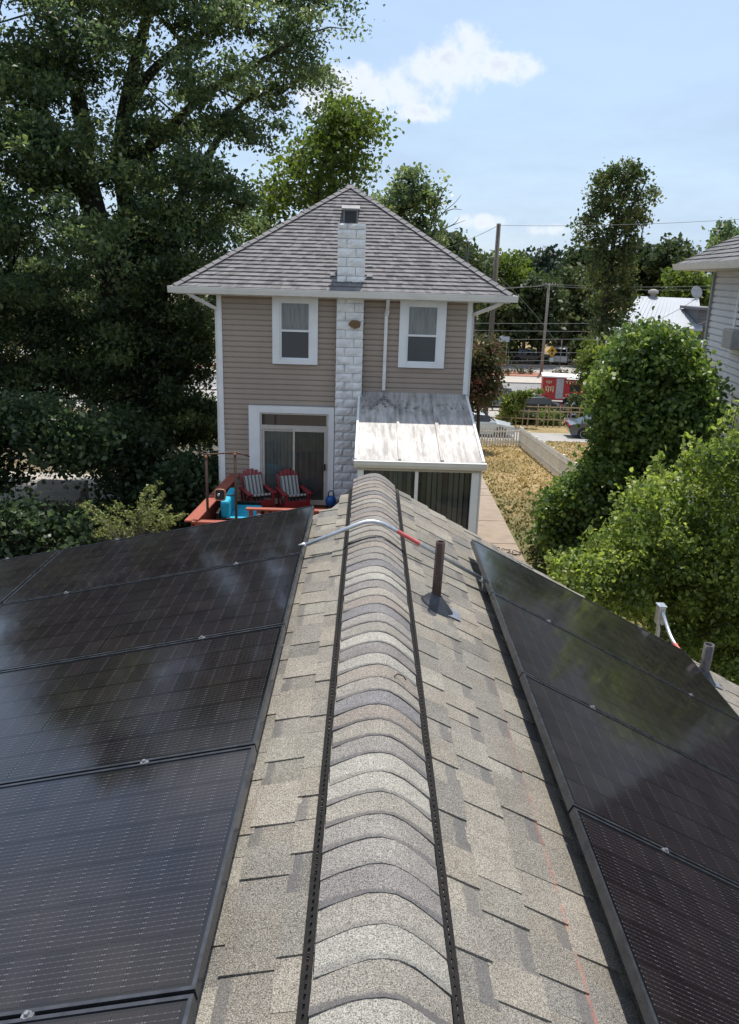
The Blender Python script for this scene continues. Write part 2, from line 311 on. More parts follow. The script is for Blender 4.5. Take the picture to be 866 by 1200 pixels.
# ------------------------------------------------------------------ mesh helpers
class MB:
    def __init__(s): s.v = []; s.f = []; s.t = []
    def add(s, vs, fs, tint=.5):
        o = len(s.v); s.v += [Vector(v) for v in vs]; s.f += [tuple(i + o for i in f) for f in fs]; s.t += [tint] * len(fs); return s
    def box(s, a, c, mat=None, tint=.5):          # corners a, c
        x0, y0, z0 = a; x1, y1, z1 = c
        vs = [(x, y, z) for z in (z0, z1) for y in (y0, y1) for x in (x0, x1)]
        if mat is not None: vs = [mat @ Vector(v) for v in vs]
        return s.add(vs, [(0, 2, 3, 1), (4, 5, 7, 6), (0, 1, 5, 4), (2, 6, 7, 3), (0, 4, 6, 2), (1, 3, 7, 5)], tint)
    def bar(s, p, q, w, h, up=(0, 0, 1)):
        p, q = Vector(p), Vector(q); d = (q - p); L = d.length; d.normalize(); up = Vector(up)
        if abs(d.dot(up)) > .98: up = Vector((0, 1, 0))
        r = d.cross(up).normalized(); u = r.cross(d)
        vs = [p + d * t + r * (a * w / 2) + u * (b_ * h / 2) for t in (0, L) for a, b_ in ((-1, -1), (1, -1), (1, 1), (-1, 1))]
        return s.add(vs, [(0, 1, 2, 3), (7, 6, 5, 4), (0, 4, 5, 1), (1, 5, 6, 2), (2, 6, 7, 3), (3, 7, 4, 0)])
    def tube(s, pts, rad, n=8, cap=True):
        pts = [Vector(p) for p in pts]; rad = rad if isinstance(rad, (list, tuple)) else [rad] * len(pts)
        vs, fs = [], []; prev = None
        for i, p in enumerate(pts):
            d = (pts[min(i + 1, len(pts) - 1)] - pts[max(i - 1, 0)]).normalized()
            if prev is None: r = d.cross(Vector((0, 0, 1)) if abs(d.z) < .95 else Vector((0, 1, 0)))
            else: r = prev - d * prev.dot(d)
            r.normalize(); u = d.cross(r); prev = r
            vs += [p + (r * math.cos(a) + u * math.sin(a)) * rad[i] for a in [2 * math.pi * k / n for k in range(n)]]
        for i in range(len(pts) - 1):
            for k in range(n):
                a, b2 = i * n + k, i * n + (k + 1) % n
                fs.append((a, b2, b2 + n, a + n))
        if cap: fs.append(tuple(range(n))[::-1]); fs.append(tuple(range((len(pts) - 1) * n, len(pts) * n)))
        return s.add(vs, fs)
    def lathe(s, c, prof, n=20, axis=None):       # prof: (r, z) list; axis matrix optional
        vs, fs = [], []
        M = axis or Matrix.Translation(Vector(c))
        for r, z in prof: vs += [M @ Vector((r * math.cos(2 * math.pi * k / n), r * math.sin(2 * math.pi * k / n), z)) for k in range(n)]
        for i in range(len(prof) - 1):
            for k in range(n):
                a, b2 = i * n + k, i * n + (k + 1) % n; fs.append((a, b2, b2 + n, a + n))
        return s.add(vs, fs)
    def prism(s, poly, off):                      # poly: 3D points, off: extrusion vector
        n = len(poly); off = Vector(off); vs = [Vector(p) for p in poly] + [Vector(p) + off for p in poly]
        return s.add(vs, [tuple(range(n))[::-1], tuple(range(n, 2 * n))] + [(i, (i + 1) % n, (i + 1) % n + n, i + n) for i in range(n)])
    def sheet(s, poly, tint=.5): return s.add(poly, [tuple(range(len(poly)))], tint)
    def mesh(s, name, mat, off=Vector((0, 0, 0)), smooth=False, fix=True):
        me = bpy.data.meshes.new(name); me.from_pydata([v - off for v in s.v], [], s.f)
        if fix:
            import bmesh
            bm = bmesh.new(); bm.from_mesh(me); bmesh.ops.recalc_face_normals(bm, faces=bm.faces); bm.to_mesh(me); bm.free()
        me.materials.append(MATS[mat])
        if len(set(s.t)) > 1:
            a = me.attributes.new('tint', 'FLOAT', 'FACE'); a.data.foreach_set('value', s.t)
        if smooth: me.polygons.foreach_set('use_smooth', [True] * len(me.polygons))
        return me
    def build(s, name, mat, parent=None, smooth=False, fix=True, bevel=0):
        off = wloc(parent) if parent else Vector((0, 0, 0))
        o = bpy.data.objects.new(name, s.mesh(name, mat, off, smooth, fix)); COL.objects.link(o)
        if parent: o.parent = parent
        if bevel:
            md = o.modifiers.new('bevel', 'BEVEL'); md.width = bevel; md.segments = 2; md.limit_method = 'ANGLE'
        return o
LOC = {}
def wloc(o):
    v = Vector((0, 0, 0))
    while o: v = v + Vector(o.location); o = o.parent
    return v
def tag(o, label=None, cat=None, group=None, kind=None):
    for k, v in (('label', label), ('category', cat), ('group', group), ('kind', kind)):
        if v: o[k] = v
    return o
def thing(name, label, cat, loc=(0, 0, 0), group=None):
    o = bpy.data.objects.new(name, None); o.empty_display_size = .2; COL.objects.link(o); o.location = loc
    return tag(o, label, cat, group)
def link(name, me, parent, loc=(0, 0, 0), rot=None):
    o = bpy.data.objects.new(name, me); COL.objects.link(o); o.parent = parent; o.location = loc
    if rot: o.rotation_euler = rot
    return o
def setcol(o, c): o.color = (c[0], c[1], c[2], 1); return o
def V(x, y, z): return Vector((x, y, z + H))      # camera-relative height -> world

# ------------------------------------------------------------------ terrain
PY = [-80, 18, 42, 50, 65, 400, 1500]; PZ = [0, 0, -2.4, -3.0, -3.6, -4.0, -4.0]
def gz(Y): return float(np.interp(Y, PY, PZ))
def ground_at(px, py):
    r = ray(px, py); r = r / r[1]
    for Y in np.arange(4, 400, .05):
        if r[2] * Y + H < gz(Y): return Vector((r[0] * Y, Y, gz(Y)))
g = MB()
xs = [-700, -120, -60, -30, -15, 0, 15, 30, 60, 120, 700]; ys = [-80, -20, 0, 10, 18, 22, 26, 30, 34, 38, 42, 46, 50, 57, 65, 80, 100, 140, 250, 500, 1500]
for y in ys:
    for x in xs: g.v.append(Vector((x, y, gz(y))))
for j in range(len(ys) - 1):
    for i in range(len(xs) - 1):
        a = j * len(xs) + i; g.f.append((a, a + 1, a + 1 + len(xs), a + len(xs))); g.t.append(.5)
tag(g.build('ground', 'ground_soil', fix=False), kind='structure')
def strip(name, mat, x0, x1, y0, y1, lift, n=None, skew=0.0):
    s = MB(); Y = sorted(set([y0, y1] + [y for y in PY if y0 < y < y1]))
    for y in Y: s.v += [Vector((x0(y) if callable(x0) else x0, y, gz(y) + lift)), Vector((x1(y) if callable(x1) else x1, y, gz(y) + lift))]
    for i in range(len(Y) - 1): s.f.append((2 * i, 2 * i + 1, 2 * i + 3, 2 * i + 2)); s.t.append(.5)
    return tag(s.build(name, mat, fix=False), kind='structure')
strip('alley', 'asphalt_pale', -90, 90, 47.0, 51.0, .010)
strip('parking_lot', 'asphalt_pale', -80, 80, 57.5, 69.5, .010)
strip('road', 'asphalt', -250, 250, 70.5, 80.3, .010)
def kerb(name, y0, y1, mat='concrete_pale', h=.13):
    s = MB(); s.box((-250, y0, gz(y0) - .3), (250, y1, gz(y0) + h)); return tag(s.build(name, mat), kind='structure')
kerb('sidewalk', 80.3, 85.3); kerb('kerb', 69.6, 70.4); kerb('planted_median', 85.3, 89.0, 'red_mulch', .20)
strip('far_road', 'asphalt_pale', -250, 250, 89.0, 97.5, .010); kerb('far_kerb', 97.5, 98.2)
def pr(Y): return 3.97 + (Y - 18.95) * .066
path = strip('garden_path', 'concrete', lambda y: pr(y) - 1.28, lambda y: pr(y), 9.0, 35.5, .03)
for i in range(17):                                          # slabs of the path, each a little proud of the joints
    y0 = 9.4 + i * 1.5; s = MB(); e = .012; z = random.uniform(.042, .055)
    q = [(pr(y) - w_, y, gz(y)) for y, w_ in ((y0 + e, 1.27), (y0 + e, .01), (y0 + 1.5 - e, .01), (y0 + 1.5 - e, 1.27))]
    s.prism([Vector(v) + Vector((0, 0, -.03)) for v in q], (0, 0, .03 + z)); s.build('slab', 'concrete', path)
strip('driveway', 'concrete_pale', -30, -7.4, 24.0, 30.0, .012)

# ------------------------------------------------------------------ the roof underfoot
RX, RZ = .08, -1.68                        # ridge line (camera-relative height)
AL, AR = R(11.92), R(26.91)
ML, MR = math.tan(AL), math.tan(AR)
EL_X, ER_X = -4.75, 3.42                   # eave lines
NEAR = -4.0
def zl(x): return RZ + ML * (x - RX)
def zr(x): return RZ - MR * (x - RX)
def rake_r(x): return 6.64 - (x - RX) * .195
LRAKE = [(.08, 6.64), (-.083, 6.32), (-.275, 5.86), (-.42, 5.78), (EL_X, 5.78)]
def rake_l(x): return float(np.interp(-x, [-q[0] for q in LRAKE], [q[1] for q in LRAKE]))
home = thing('shingled_house', 'low house with grey asphalt shingle roof that carries the black solar panels', 'house', (0, 1, 0))
s = MB()
pl = [V(x, y, zl(x) - .004) for x, y in LRAKE] + [V(EL_X, NEAR, zl(EL_X) - .004), V(RX, NEAR, RZ - .004)]
s.prism(pl, (0, 0, -.03)); slope_l = s.build('roof_slope', 'shingle', home); setcol(slope_l, (.19, .175, .16))
s = MB()
prr = [V(RX, NEAR, RZ - .004), V(ER_X, NEAR, zr(ER_X) - .004), V(ER_X, rake_r(ER_X), zr(ER_X) - .004), V(RX, rake_r(RX), RZ - .004)]
s.prism(prr, (0, 0, -.03)); slope_r = s.build('roof_slope', 'shingle', home); setcol(slope_r, (.19, .175, .16))
tag(slope_l, 'shallow slope covered by one solar array'); tag(slope_r, 'steeper slope with two vent pipes')
s = MB(); s.prism([p + Vector((0, 0, -.034)) for p in pl], (0, 0, -.12)); s.build('roof_deck', 'weathered_wood', home)
s = MB(); s.prism([p + Vector((0, 0, -.034)) for p in prr], (0, 0, -.12)); s.build('roof_deck', 'weathered_wood', home)
s = MB(); s.prism([(EL_X + .4, 5.4, 0), (EL_X + .4, 5.4, H + zl(EL_X + .4) - .165), (RX, 5.4, H + RZ - .165), (ER_X - .4, 5.4, H + zr(ER_X - .4) - .165), (ER_X - .4, 5.4, 0)], (0, NEAR + .3 - 5.4, 0))
s.build('wall', 'siding_tan', home)

def piece(sign, x0, x1, y0, y1, t_low, t_up, band, parent, col):
    """one shingle tab between horizontal offsets x0 (upslope) and x1 (downslope)"""
    zf = zl if sign < 0 else zr; a = AL if sign < 0 else AR
    L = abs(x1 - x0) / math.cos(a); w = (y1 - y0)
    s = MB(); j = [random.uniform(-.003, .003) for _ in range(4)]; up = -.012
    k0, k1 = (.0, .0028) if sign < 0 else (.0028, .0); top = [(up, 0, t_up + k0 * .5), (L + j[0], j[2], t_low + k0), (L + j[1], w + j[3], t_low + k1), (up, w, t_up + k1 * .5)]; bot = [(u, v, -.003) for u, v, _ in top]
    s.add(top + bot, [(0, 1, 2, 3), (0, 4, 5, 1), (1, 5, 6, 2), (2, 6, 7, 3), (3, 7, 4, 0)])
    o = bpy.data.objects.new('shingle', s.mesh('shingle', 'shingle_banded' if band else 'shingle')); COL.objects.link(o)
    o.parent = parent
    u = Vector((sign * math.cos(a), 0, -math.sin(a))); v = Vector((0, 1, 0)); n = Vector((sign * math.sin(a), 0, math.cos(a)))
    if sign < 0:                          # keep the frame right-handed: v runs towards the camera
        v = Vector((0, -1, 0)); org = V(x0, y1, zf(x0))
    else: org = V(x0, y0, zf(x0))
    org = org - wloc(parent)
    o.matrix_local = Matrix(((u.x, v.x, n.x, org.x), (u.y, v.y, n.y, org.y), (u.z, v.z, n.z, org.z), (0, 0, 0, 1)))
    return setcol(o, col)
PAL = [(0.193, 0.173, 0.144), (0.179, 0.164, 0.137), (0.209, 0.188, 0.157), (0.154, 0.143, 0.124), (0.172, 0.157, 0.135), (0.137, 0.128, 0.114), (0.184, 0.163, 0.133), (0.162, 0.146, 0.123), (0.206, 0.191, 0.16)]
def course(sign, x0, x1, ya, yb, parent):
    y = ya + random.uniform(-.15, 0); raised = random.random() < .5
    while y < yb:
        L = random.uniform(.14, .24) if raised else random.uniform(.09, .17)
        e = min(y + L, yb)
        if e - y > .03:
            c = random.choice(PAL); k = random.uniform(.90, 1.10); c = tuple(v * k for v in c)
            piece(sign, x0, x1, y, e - .0015, random.uniform(.0060, .0088) if raised else random.uniform(.0025, .0045), .004 if raised else .001, (not raised) and random.random() < .6, parent, c)
        y = e; raised = not raised if random.random() < .88 else raised
EX = .150
for k in range(5):
    x0 = .235 + EX * k; course(1, x0, x0 + EX, 1.0, rake_r(x0 + EX / 2), slope_r)
for k in range(5, 21):
    x0 = .235 + EX * k
    course(1, x0, min(x0 + EX, ER_X), 5.45 if x0 < 2.35 else 4.6, rake_r(x0 + EX / 2), slope_r)
for x0, x1 in ((-.05, -.195), (-.195, -.341), (-.341, -.487)):
    course(-1, x0, x1, 1.0, rake_l((x0 + x1) / 2) - .0, slope_l)

# ridge vent with its cap shingles
vent = MB()
for side in (-1, 1):
    x = -.104 if side < 0 else .258; zf = zl if side < 0 else zr; m_ = ML if side < 0 else -MR
    for (dx, wdt, ht) in ((0, .010, .022), (side * .018, .012, .014)):  # inner black strip also stands for the shadow under the cap edge
        pts = [V(x + dx - wdt / 2, NEAR, zf(x + dx - wdt / 2) + .001), V(x + dx + wdt / 2, NEAR, zf(x + dx + wdt / 2) + .001), V(x + dx + wdt / 2, NEAR, zf(x + dx) + ht), V(x + dx - wdt / 2, NEAR, zf(x + dx) + ht)]
        vent.prism(pts, (0, 6.55 - NEAR - (0 if side > 0 else .20), 0))
ridge = vent.build('ridge_vent', 'vent_plastic', home); tag(ridge, 'black plastic ridge vent under curved cap shingles')
for side in (-1, 1):                       # baffle slots along the vent edge
    s = MB(); x = -.112 if side < 0 else .266; zf = zl if side < 0 else zr; y = 1.0
    while y < 6.3:
        s.box((x - .003, y, H + zf(x) + .012), (x + .003, y + .012, H + zf(x) + .019)); y += .028
    o = s.build('baffle', 'vent_plastic', ridge); tag(o, kind='stuff')
CAPS = [(.232, .216, .190), (.160, .146, .140), (.205, .188, .165), (.265, .255, .225), (.195, .168, .145), (.220, .200, .172), (.140, .134, .138), (.210, .182, .155), (.250, .238, .208), (.185, .172, .158)]
NP = 9
def cap_profile(lift):
    # left edge, rounded crown, right edge
    pts = []
    xl, zl_, xr, zr_ = -.096, zl(-.096) + .024, .250, zr(.250) + .024
    top = RZ + .040; r_ = .10
    for k in (-1, -.72, -.46, -.22, 0, .22, .46, .72, 1):
        w = (RX - xl) if k < 0 else (xr - RX); drop = top - (zl_ if k < 0 else zr_); mm = drop / (math.hypot(w, r_) - r_)
        pts.append((RX + k * w, top - mm * (math.hypot(k * w, r_) - r_) + lift))
    return pts
y = 6.60; i = 0; BOW = .016
EXP = .1115
while y > .85:
    far, near = y + .02, y - EXP
    tl = random.uniform(-.004, .004); sk = random.uniform(-.008, .008)
    s = MB(); P0 = cap_profile(.000); P1 = cap_profile(.0036); P2 = cap_profile(.001)
    vs = [V(x, far - BOW * (k / (NP - 1) * 2 - 1) ** 2, z) for k, (x, z) in enumerate(P0)] + [V(x + tl, near - BOW * (k / (NP - 1) * 2 - 1) ** 2 + sk * (k / (NP - 1) - .5) + random.uniform(-.002, .002), z + random.uniform(-.001, .001)) for k, (x, z) in enumerate(P1)] + [V(x + tl, near - BOW * (k / (NP - 1) * 2 - 1) ** 2 + sk * (k / (NP - 1) - .5), z) for k, (x, z) in enumerate(P2)]
    fs = [(k, k + 1, NP + k + 1, NP + k) for k in range(NP - 1)] + [(NP + k, NP + k + 1, 2 * NP + k + 1, 2 * NP + k) for k in range(NP - 1)]
    vs[NP] = vs[NP] + Vector((0, 0, random.uniform(0, .006))); vs[2 * NP - 1] = vs[2 * NP - 1] + Vector((0, 0, random.uniform(0, .006)))
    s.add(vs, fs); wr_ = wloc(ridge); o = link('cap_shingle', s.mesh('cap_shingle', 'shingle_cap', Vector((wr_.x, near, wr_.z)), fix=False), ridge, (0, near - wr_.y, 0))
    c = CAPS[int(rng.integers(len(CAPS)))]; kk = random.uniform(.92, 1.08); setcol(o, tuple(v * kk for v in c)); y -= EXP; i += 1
# ridge nearer than the frame: one plain continuation
s = MB(); P0 = cap_profile(.004)
s.add([V(x, .90, z) for x, z in P0] + [V(x, NEAR, z) for x, z in P0], [(k, k + 1, NP + k + 1, NP + k) for k in range(NP - 1)])
setcol(s.build('ridge_cap_strip', 'shingle', ridge, fix=False), (.23, .215, .2))

# ------------------------------------------------------------------ solar panels
PW, PL, PP = 1.037, 1.945, 1.05
NC, NR = 22, 6
CW, CH = (PL - .055) / NC, (PW - .045) / NR
s = MB(); s.add([(-CW / 2 + .0011, -CH / 2 + .0011, 0), (CW / 2 - .0011, -CH / 2 + .0011, 0), (CW / 2 - .0011, CH / 2 - .0011, 0), (-CW / 2 + .0011, CH / 2 - .0011, 0)], [(0, 1, 2, 3)])
cell_me = s.mesh('cell', 'solar_cell', fix=False)
s = MB(); fw_ = .011; fh = .035
for a_, c_ in (((0, 0, -fh), (PL, fw_, 0)), ((0, PW - fw_, -fh), (PL, PW, 0)), ((0, fw_, -fh), (fw_, PW - fw_, 0)), ((PL - fw_, fw_, -fh), (PL, PW - fw_, 0))): s.box(a_, c_)
frame_me = s.mesh('frame', 'black_frame')
s = MB(); s.box((fw_, fw_, -.007), (PL - fw_, PW - fw_, -.0035)); lam_me = s.mesh('laminate', 'backsheet')
s = MB(); s.lathe((0, 0, 0), [(0, .009), (.006, .009), (.007, .006), (.007, .001), (.0125, .001), (.013, -.002), (.013, -.006), (0, -.006)], 12); s.box((-.016, -.0075, -.02), (.016, .0075, -.001)); clamp_me = s.mesh('clamp', 'clamp_metal')
s = MB(); s.box((-.03, -.05, -.17), (.03, .05, -fh)); foot_me = s.mesh('mounting_foot', 'silver_metal')
def panel(sign, xu, zu, a, Yfar, label, group, clamps=(.42, 1.52), ncell=True):
    u = Vector((sign * math.cos(a), 0, -math.sin(a))); n = Vector((sign * math.sin(a), 0, math.cos(a))); v = n.cross(u)
    org = V(xu, Yfar if sign < 0 else Yfar - PW, zu)
    t = thing('solar_panel', label, 'solar panel', org, group)
    t.matrix_world = Matrix(((u.x, v.x, n.x, org.x), (u.y, v.y, n.y, org.y), (u.z, v.z, n.z, org.z), (0, 0, 0, 1)))
    link('frame', frame_me, t); lam = link('laminate', lam_me, t)
    for i in range(NC):
        for j in range(NR):
            gap = .004 if i >= NC // 2 else -.004
            link('cell', cell_me, lam, (.0275 + CW * (i + .5) + gap, .0225 + CH * (j + .5), -.0032))
    for c in clamps:                      # on the seam towards the next panel up the picture
        link('clamp', clamp_me, t, (c, -.006 if sign < 0 else PW + .006, 0.0))
    off = {-1: .0, 1: .0}[sign]
    for c in (.42, 1.52):
        for vv in (.15, PW - .15):
            link('mounting_foot', foot_me, t, (c, vv, 0))
    return t
rowL = ['ending beside the red deck', 'second from the red deck', 'third from the red deck', 'fourth from the red deck', 'fifth from the red deck']
for k in range(5):
    panel(-1, -.377, -1.672, AL, 5.699 - k * PP, 'black solar panel on the shallow slope beside the ridge, ' + rowL[k], 'solar panels on the shallow slope')
c2 = math.cos(AL) * (PL + .022); s2 = math.sin(AL) * (PL + .022)
for k in range(3):
    panel(-1, -.377 - c2, -1.672 - s2, AL, 5.699 - k * PP, 'outer black solar panel away from the ridge, ' + ['at the end under the big tree', 'second from the big tree end', 'third from the big tree end'][k], 'solar panels on the shallow slope')
rowR = ['at the end over the garden path', 'second from the garden path end', 'third from the garden path end', 'fourth from the garden path end']
for k in range(4):
    panel(1, .817, -1.901, AR, 5.699 - k * PP, 'black solar panel on the steep slope, ' + rowR[k], 'solar panels on the steep slope')

# ------------------------------------------------------------------ conduit, vent pipes
def bez(p0, p1, p2, n=8): return [Vector(p0) * (1 - t) ** 2 + Vector(p1) * 2 * t * (1 - t) + Vector(p2) * t * t for t in [i / n for i in range(n + 1)]]
cd = thing('roof_conduit', 'silver metal conduit with red tape bent over the ridge between the solar arrays', 'conduit', V(RX, 4.95, RZ + .06))
pa = V(-.40, 4.83, zl(-.40) + .085); pk = V(.06, 4.94, RZ + .155); pb = V(.825, 5.03, zr(.825) + .085)
cur = [pa, pa.lerp(pk, .75)] + bez(pa.lerp(pk, .80), pk, pk.lerp(pb, .13)) + [pb]
s = MB(); s.tube(cur, .0135, 12); s.build('pipe', 'galvanised', cd, True)
s = MB(); s.tube([pk.lerp(pb, .20), pk.lerp(pb, .40)], .0142, 12, False); s.build('tape', 'red_tape', cd, True)
for p, q in ((pa, pk), (pb, pk)):
    d = (q - p).normalized(); s = MB(); s.tube([p - d * .01, p + d * .035], .020, 12); s.build('coupling', 'galvanised', cd, True)
s = MB(); s.box((pb.x - .018, pb.y - .03, pb.z - .075), (pb.x + .018, pb.y + .012, pb.z - .012)); s.build('clamp_block', 'galvanised', cd, bevel=.004)
s = MB(); lead = [pb + Vector((0, -.01, -.03)), pb + Vector((.05, -.02, -.02)), pb + Vector((.10, -.03, .02))]; s.tube(lead, .005, 6); s.build('lead_wire', 'black_metal', cd, True)
# thin black cable lying under the conduit on the shingles
s = MB(); s.tube([V(-.10, 4.86, zl(-.10) + .036), V(-.02, 4.87, RZ + .026), V(.06, 4.88, RZ + .047), V(.16, 4.885, RZ + .018), V(.262, 4.90, zr(.262) + .036)], .004, 6)
tag(s.build('ridge_cable', 'black_metal', None, True), 'thin black cable lying across the ridge caps under the conduit', 'cable')

def vent_pipe(x, y, h, r, mat, label, tilt=0.0, boot=True):
    base = V(x, y, zr(x)); t = thing('vent_pipe', label, 'vent pipe', base)
    top = base + Vector((tilt, 0, h)); s = MB(); n = 20; prof = []
    M_ = Matrix.Translation(base) @ Vector((tilt, 0, h)).to_track_quat('Z', 'Y').to_matrix().to_4x4()
    L = Vector((tilt, 0, h)).length
    s.lathe(None, [(r, -.02), (r, L), (r - .006, L), (r - .006, L - .12)], n, M_); s.build('pipe', mat, t, True)
    s = MB(); s.lathe(None, [(r - .006, L - .06), (.001, L - .06)], n, M_); s.build('pipe_inside', 'dark_louver', t)
    if boot:
        u = Vector((math.cos(AR), 0, -math.sin(AR))); nn = Vector((math.sin(AR), 0, math.cos(AR))); v = Vector((0, 1, 0))
        s = MB(); N = 24; rings = []
        for rr, hh in ((.108, .004), (.106, .010), (.090, .020), (.072, .040), (r + .014, .066), (r + .008, .076), (r + .002, .078)):
            f_ = max(0, 1 - hh / .07)
            c0 = base + nn * hh + u * (.018 * f_) + (Vector((0, 0, 1)) - nn) * hh * .8
            rings += [c0 + u * rr * math.cos(2 * math.pi * k / N) * 1.05 + v * rr * math.sin(2 * math.pi * k / N) for k in range(N)]
        fs = [(i * N + k, i * N + (k + 1) % N, (i + 1) * N + (k + 1) % N, (i + 1) * N + k) for i in range(6) for k in range(N)]
        s.add(rings, fs); s.build('rubber_boot', 'rubber_boot', t, True)
        s = MB(); pts = [(.02, -.085), (.155, -.07), (.165, .05), (.02, .085)]
        s.prism([base + u * a_ + v * b_ + nn * .0115 for a_, b_ in pts], nn * .0025); s.build('flashing', 'lead_flashing', t)
    return t
vent_pipe(.427, 4.30, .40, .027, 'rust_pipe', 'rusty brown vent pipe in a black rubber boot beside the ridge', .010)
vent_pipe(2.74, 5.72, .30, .040, 'grey_pipe', 'short mottled grey vent pipe at the panel corner by the leafy shrub', .008)
c2 = thing('corner_conduit', 'short bent metal conduit with fitting box rising from the panel edge towards the leafy shrub', 'conduit', V(2.66, 6.2, zr(2.66)))
p0 = V(2.585, 5.66, zr(2.585) + .075); p1 = V(2.55, 5.98, zr(2.55) + .12); p2 = V(2.545, 6.12, zr(2.545) + .20); p3 = V(2.53, 6.20, zr(2.53) + .27)
s = MB(); s.tube([p0] + bez(p0.lerp(p1, .7), p1, p1.lerp(p2, .6), 5) + bez(p1.lerp(p2, .7), p2, p3, 5), .016, 10); s.build('pipe', 'galvanised', c2, True)
s = MB(); s.tube([p0.lerp(p1, .48), p0.lerp(p1, .82)], .0168, 10, False); s.build('tape', 'red_tape', c2, True)
s = MB(); s.box((p3.x - .032, p3.y - .02, p3.z - .135), (p3.x + .028, p3.y + .06, p3.z + .03)); s.build('fitting_box', 'galvanised', c2, bevel=.008)
s = MB(); s.box((p3.x - .036, p3.y - .026, p3.z + .031), (p3.x + .032, p3.y + .066, p3.z + .040)); s.build('box_lid', 'silver_metal', c2)
s = MB(); s.box((p3.x - .012, p3.y + .0, H + zr(2.53) - .02), (p3.x + .012, p3.y + .04, p3.z - .136)); s.build('bracket', 'galvanised', c2)
s = MB(); s.tube(bez((p3.x, p3.y - .01, p3.z - .12), (p3.x - .02, p3.y - .12, p3.z - .22), (p3.x + .04, p3.y - .25, H + zr(2.6) + .02), 6), .005, 6); s.build('lead_wire', 'black_metal', c2, True)
# a curled bit of debris on the ridge
s = MB(); s.tube([V(.145, 3.06, RZ + .028), V(.16, 3.075, RZ + .034), V(.185, 3.07, RZ + .026), V(.195, 3.045, RZ + .022)], .003, 6)
tag(s.build('twig', 'dark_debris', None, True), 'small dark curled twig lying on the ridge caps', 'twig')

# ------------------------------------------------------------------ the tan house behind
HX0, HX1, HY, HYB = -3.62, 2.40, 19.6, 28.0
EY, EZ = 19.08, -.42                       # front eave line
EX0, EX1 = -4.55, 3.28
GZ = gz(HY) - H
def lap_wall(p, q, z0, z1, course, depth, holes=()):
    """clapboard wall from p to q (xy), cut round rectangular holes given as (t0, t1, z0, z1) in metres along the wall"""
    s = MB(); p, q = Vector((p[0], p[1], 0)), Vector((q[0], q[1], 0)); L = (q - p).length; d = (q - p) / L; n = Vector((d.y, -d.x, 0))
    z = z0
    while z < z1 - .01:
        zt = min(z + course, z1); spans = [(0, L)]
        for t0, t1, h0, h1 in holes:
            if zt > h0 and z < h1:
                ns = []
                for a, b2 in spans:
                    if t0 > a: ns.append((a, min(t0, b2)))
                    if t1 < b2: ns.append((max(t1, a), b2))
                spans = [v for v in ns if v[1] - v[0] > .01]
        for a, b2 in spans:
            A, B = p + d * a, p + d * b2; lo = n * depth; up = n * .002
            mid = n * (depth * .82); zm = z + (zt - z) * .74; zn = z + (zt - z) * .82
            P_ = [q + o_ + Vector((0, 0, h_)) for o_, h_ in ((up, z), (lo, z), (mid, zm), (up, zn), (up, zt)) for q in (A, B)]
            s.add(P_, [(0, 1, 3, 2), (2, 3, 5, 4), (4, 5, 7, 6), (6, 7, 9, 8)])
        z = zt
    return s
hs = thing('tan_house', 'two-storey tan clapboard house with hip roof and white block chimney', 'house', (-.6, HY + 2, gz(HY)))
s = MB(); s.box((HX0 + .02, HY + .02, gz(HYB) - .3), (HX1 - .02, HYB, H + EZ - .05)); s.build('wall_core', 'interior_wall', hs)
for p, q in (((HX0, HY), (HX1, HY)), ((HX0, HYB), (HX0, HY)), ((HX1, HY), (HX1, HYB))):
    lap_wall(p, q, gz(HY) - .35, H + EZ - .16, .127, .030).build('siding', 'siding_tan', hs, fix=False)
for x0, x1 in ((HX0 - .03, HX0 + .085), (HX1 - .085, HX1 + .03)):
    s = MB(); s.box((x0, HY - .052, gz(HY) - .3), (x1, HY + .06, H + EZ - .16)); s.build('corner_board', 'white_trim', hs)

def hip_shingles(A, B, Ct, Dt, n, tabs, rngs):
    """roof face with eave A-B and top Dt-Ct, as courses of proud tabs"""
    s = MB(); A, B, Ct, Dt = map(Vector, (A, B, Ct, Dt)); nn = (B - A).cross(Dt - A).normalized()
    if nn.z < 0: nn = -nn
    for i in range(n):
        t0, t1 = i / n, (i + 1.06) / n; t1 = min(t1, 1)
        l0, r0, l1, r1 = A.lerp(Dt, t0), B.lerp(Ct, t0), A.lerp(Dt, t1), B.lerp(Ct, t1)
        wd = (r0 - l0).length; k = max(1, int(wd / tabs)); cuts = sorted(set([0, 1] + [min(1, max(0, (j + rngs.random() * .7) / k)) for j in range(1, k)]))
        for a, b2 in zip(cuts[:-1], cuts[1:]):
            th = .026 + rngs.random() * .014; lo = nn * th
            p0, p1, p2, p3 = l0.lerp(r0, a) + lo, l0.lerp(r0, b2) + lo, l1.lerp(r1, b2) + nn * .004, l1.lerp(r1, a) + nn * .004
            q0, q1 = l0.lerp(r0, a), l0.lerp(r0, b2)
            s.add([p0, p1, p2, p3, q0, q1], [(0, 1, 2, 3), (4, 5, 1, 0)], float(rngs.random()))
    return s
RL_ = MB().t
r1 = random.Random(3)
APF, APB = V(-.60, 23.0, 2.22), V(-.60, 25.2, 2.22)
eFL, eFR, eBL, eBR = V(EX0, EY, EZ), V(EX1, EY, EZ), V(EX0, 29.1, EZ), V(EX1, 29.1, EZ)
s = MB(); s.add([eFL, eFR, eBR, eBL, APF, APB], [(0, 1, 4), (1, 2, 5, 4), (2, 3, 5), (3, 0, 4, 5)])
rf = s.build('roof', 'roof_shingle_far', hs, fix=False); tag(rf, 'grey weathered shingle hip roof')
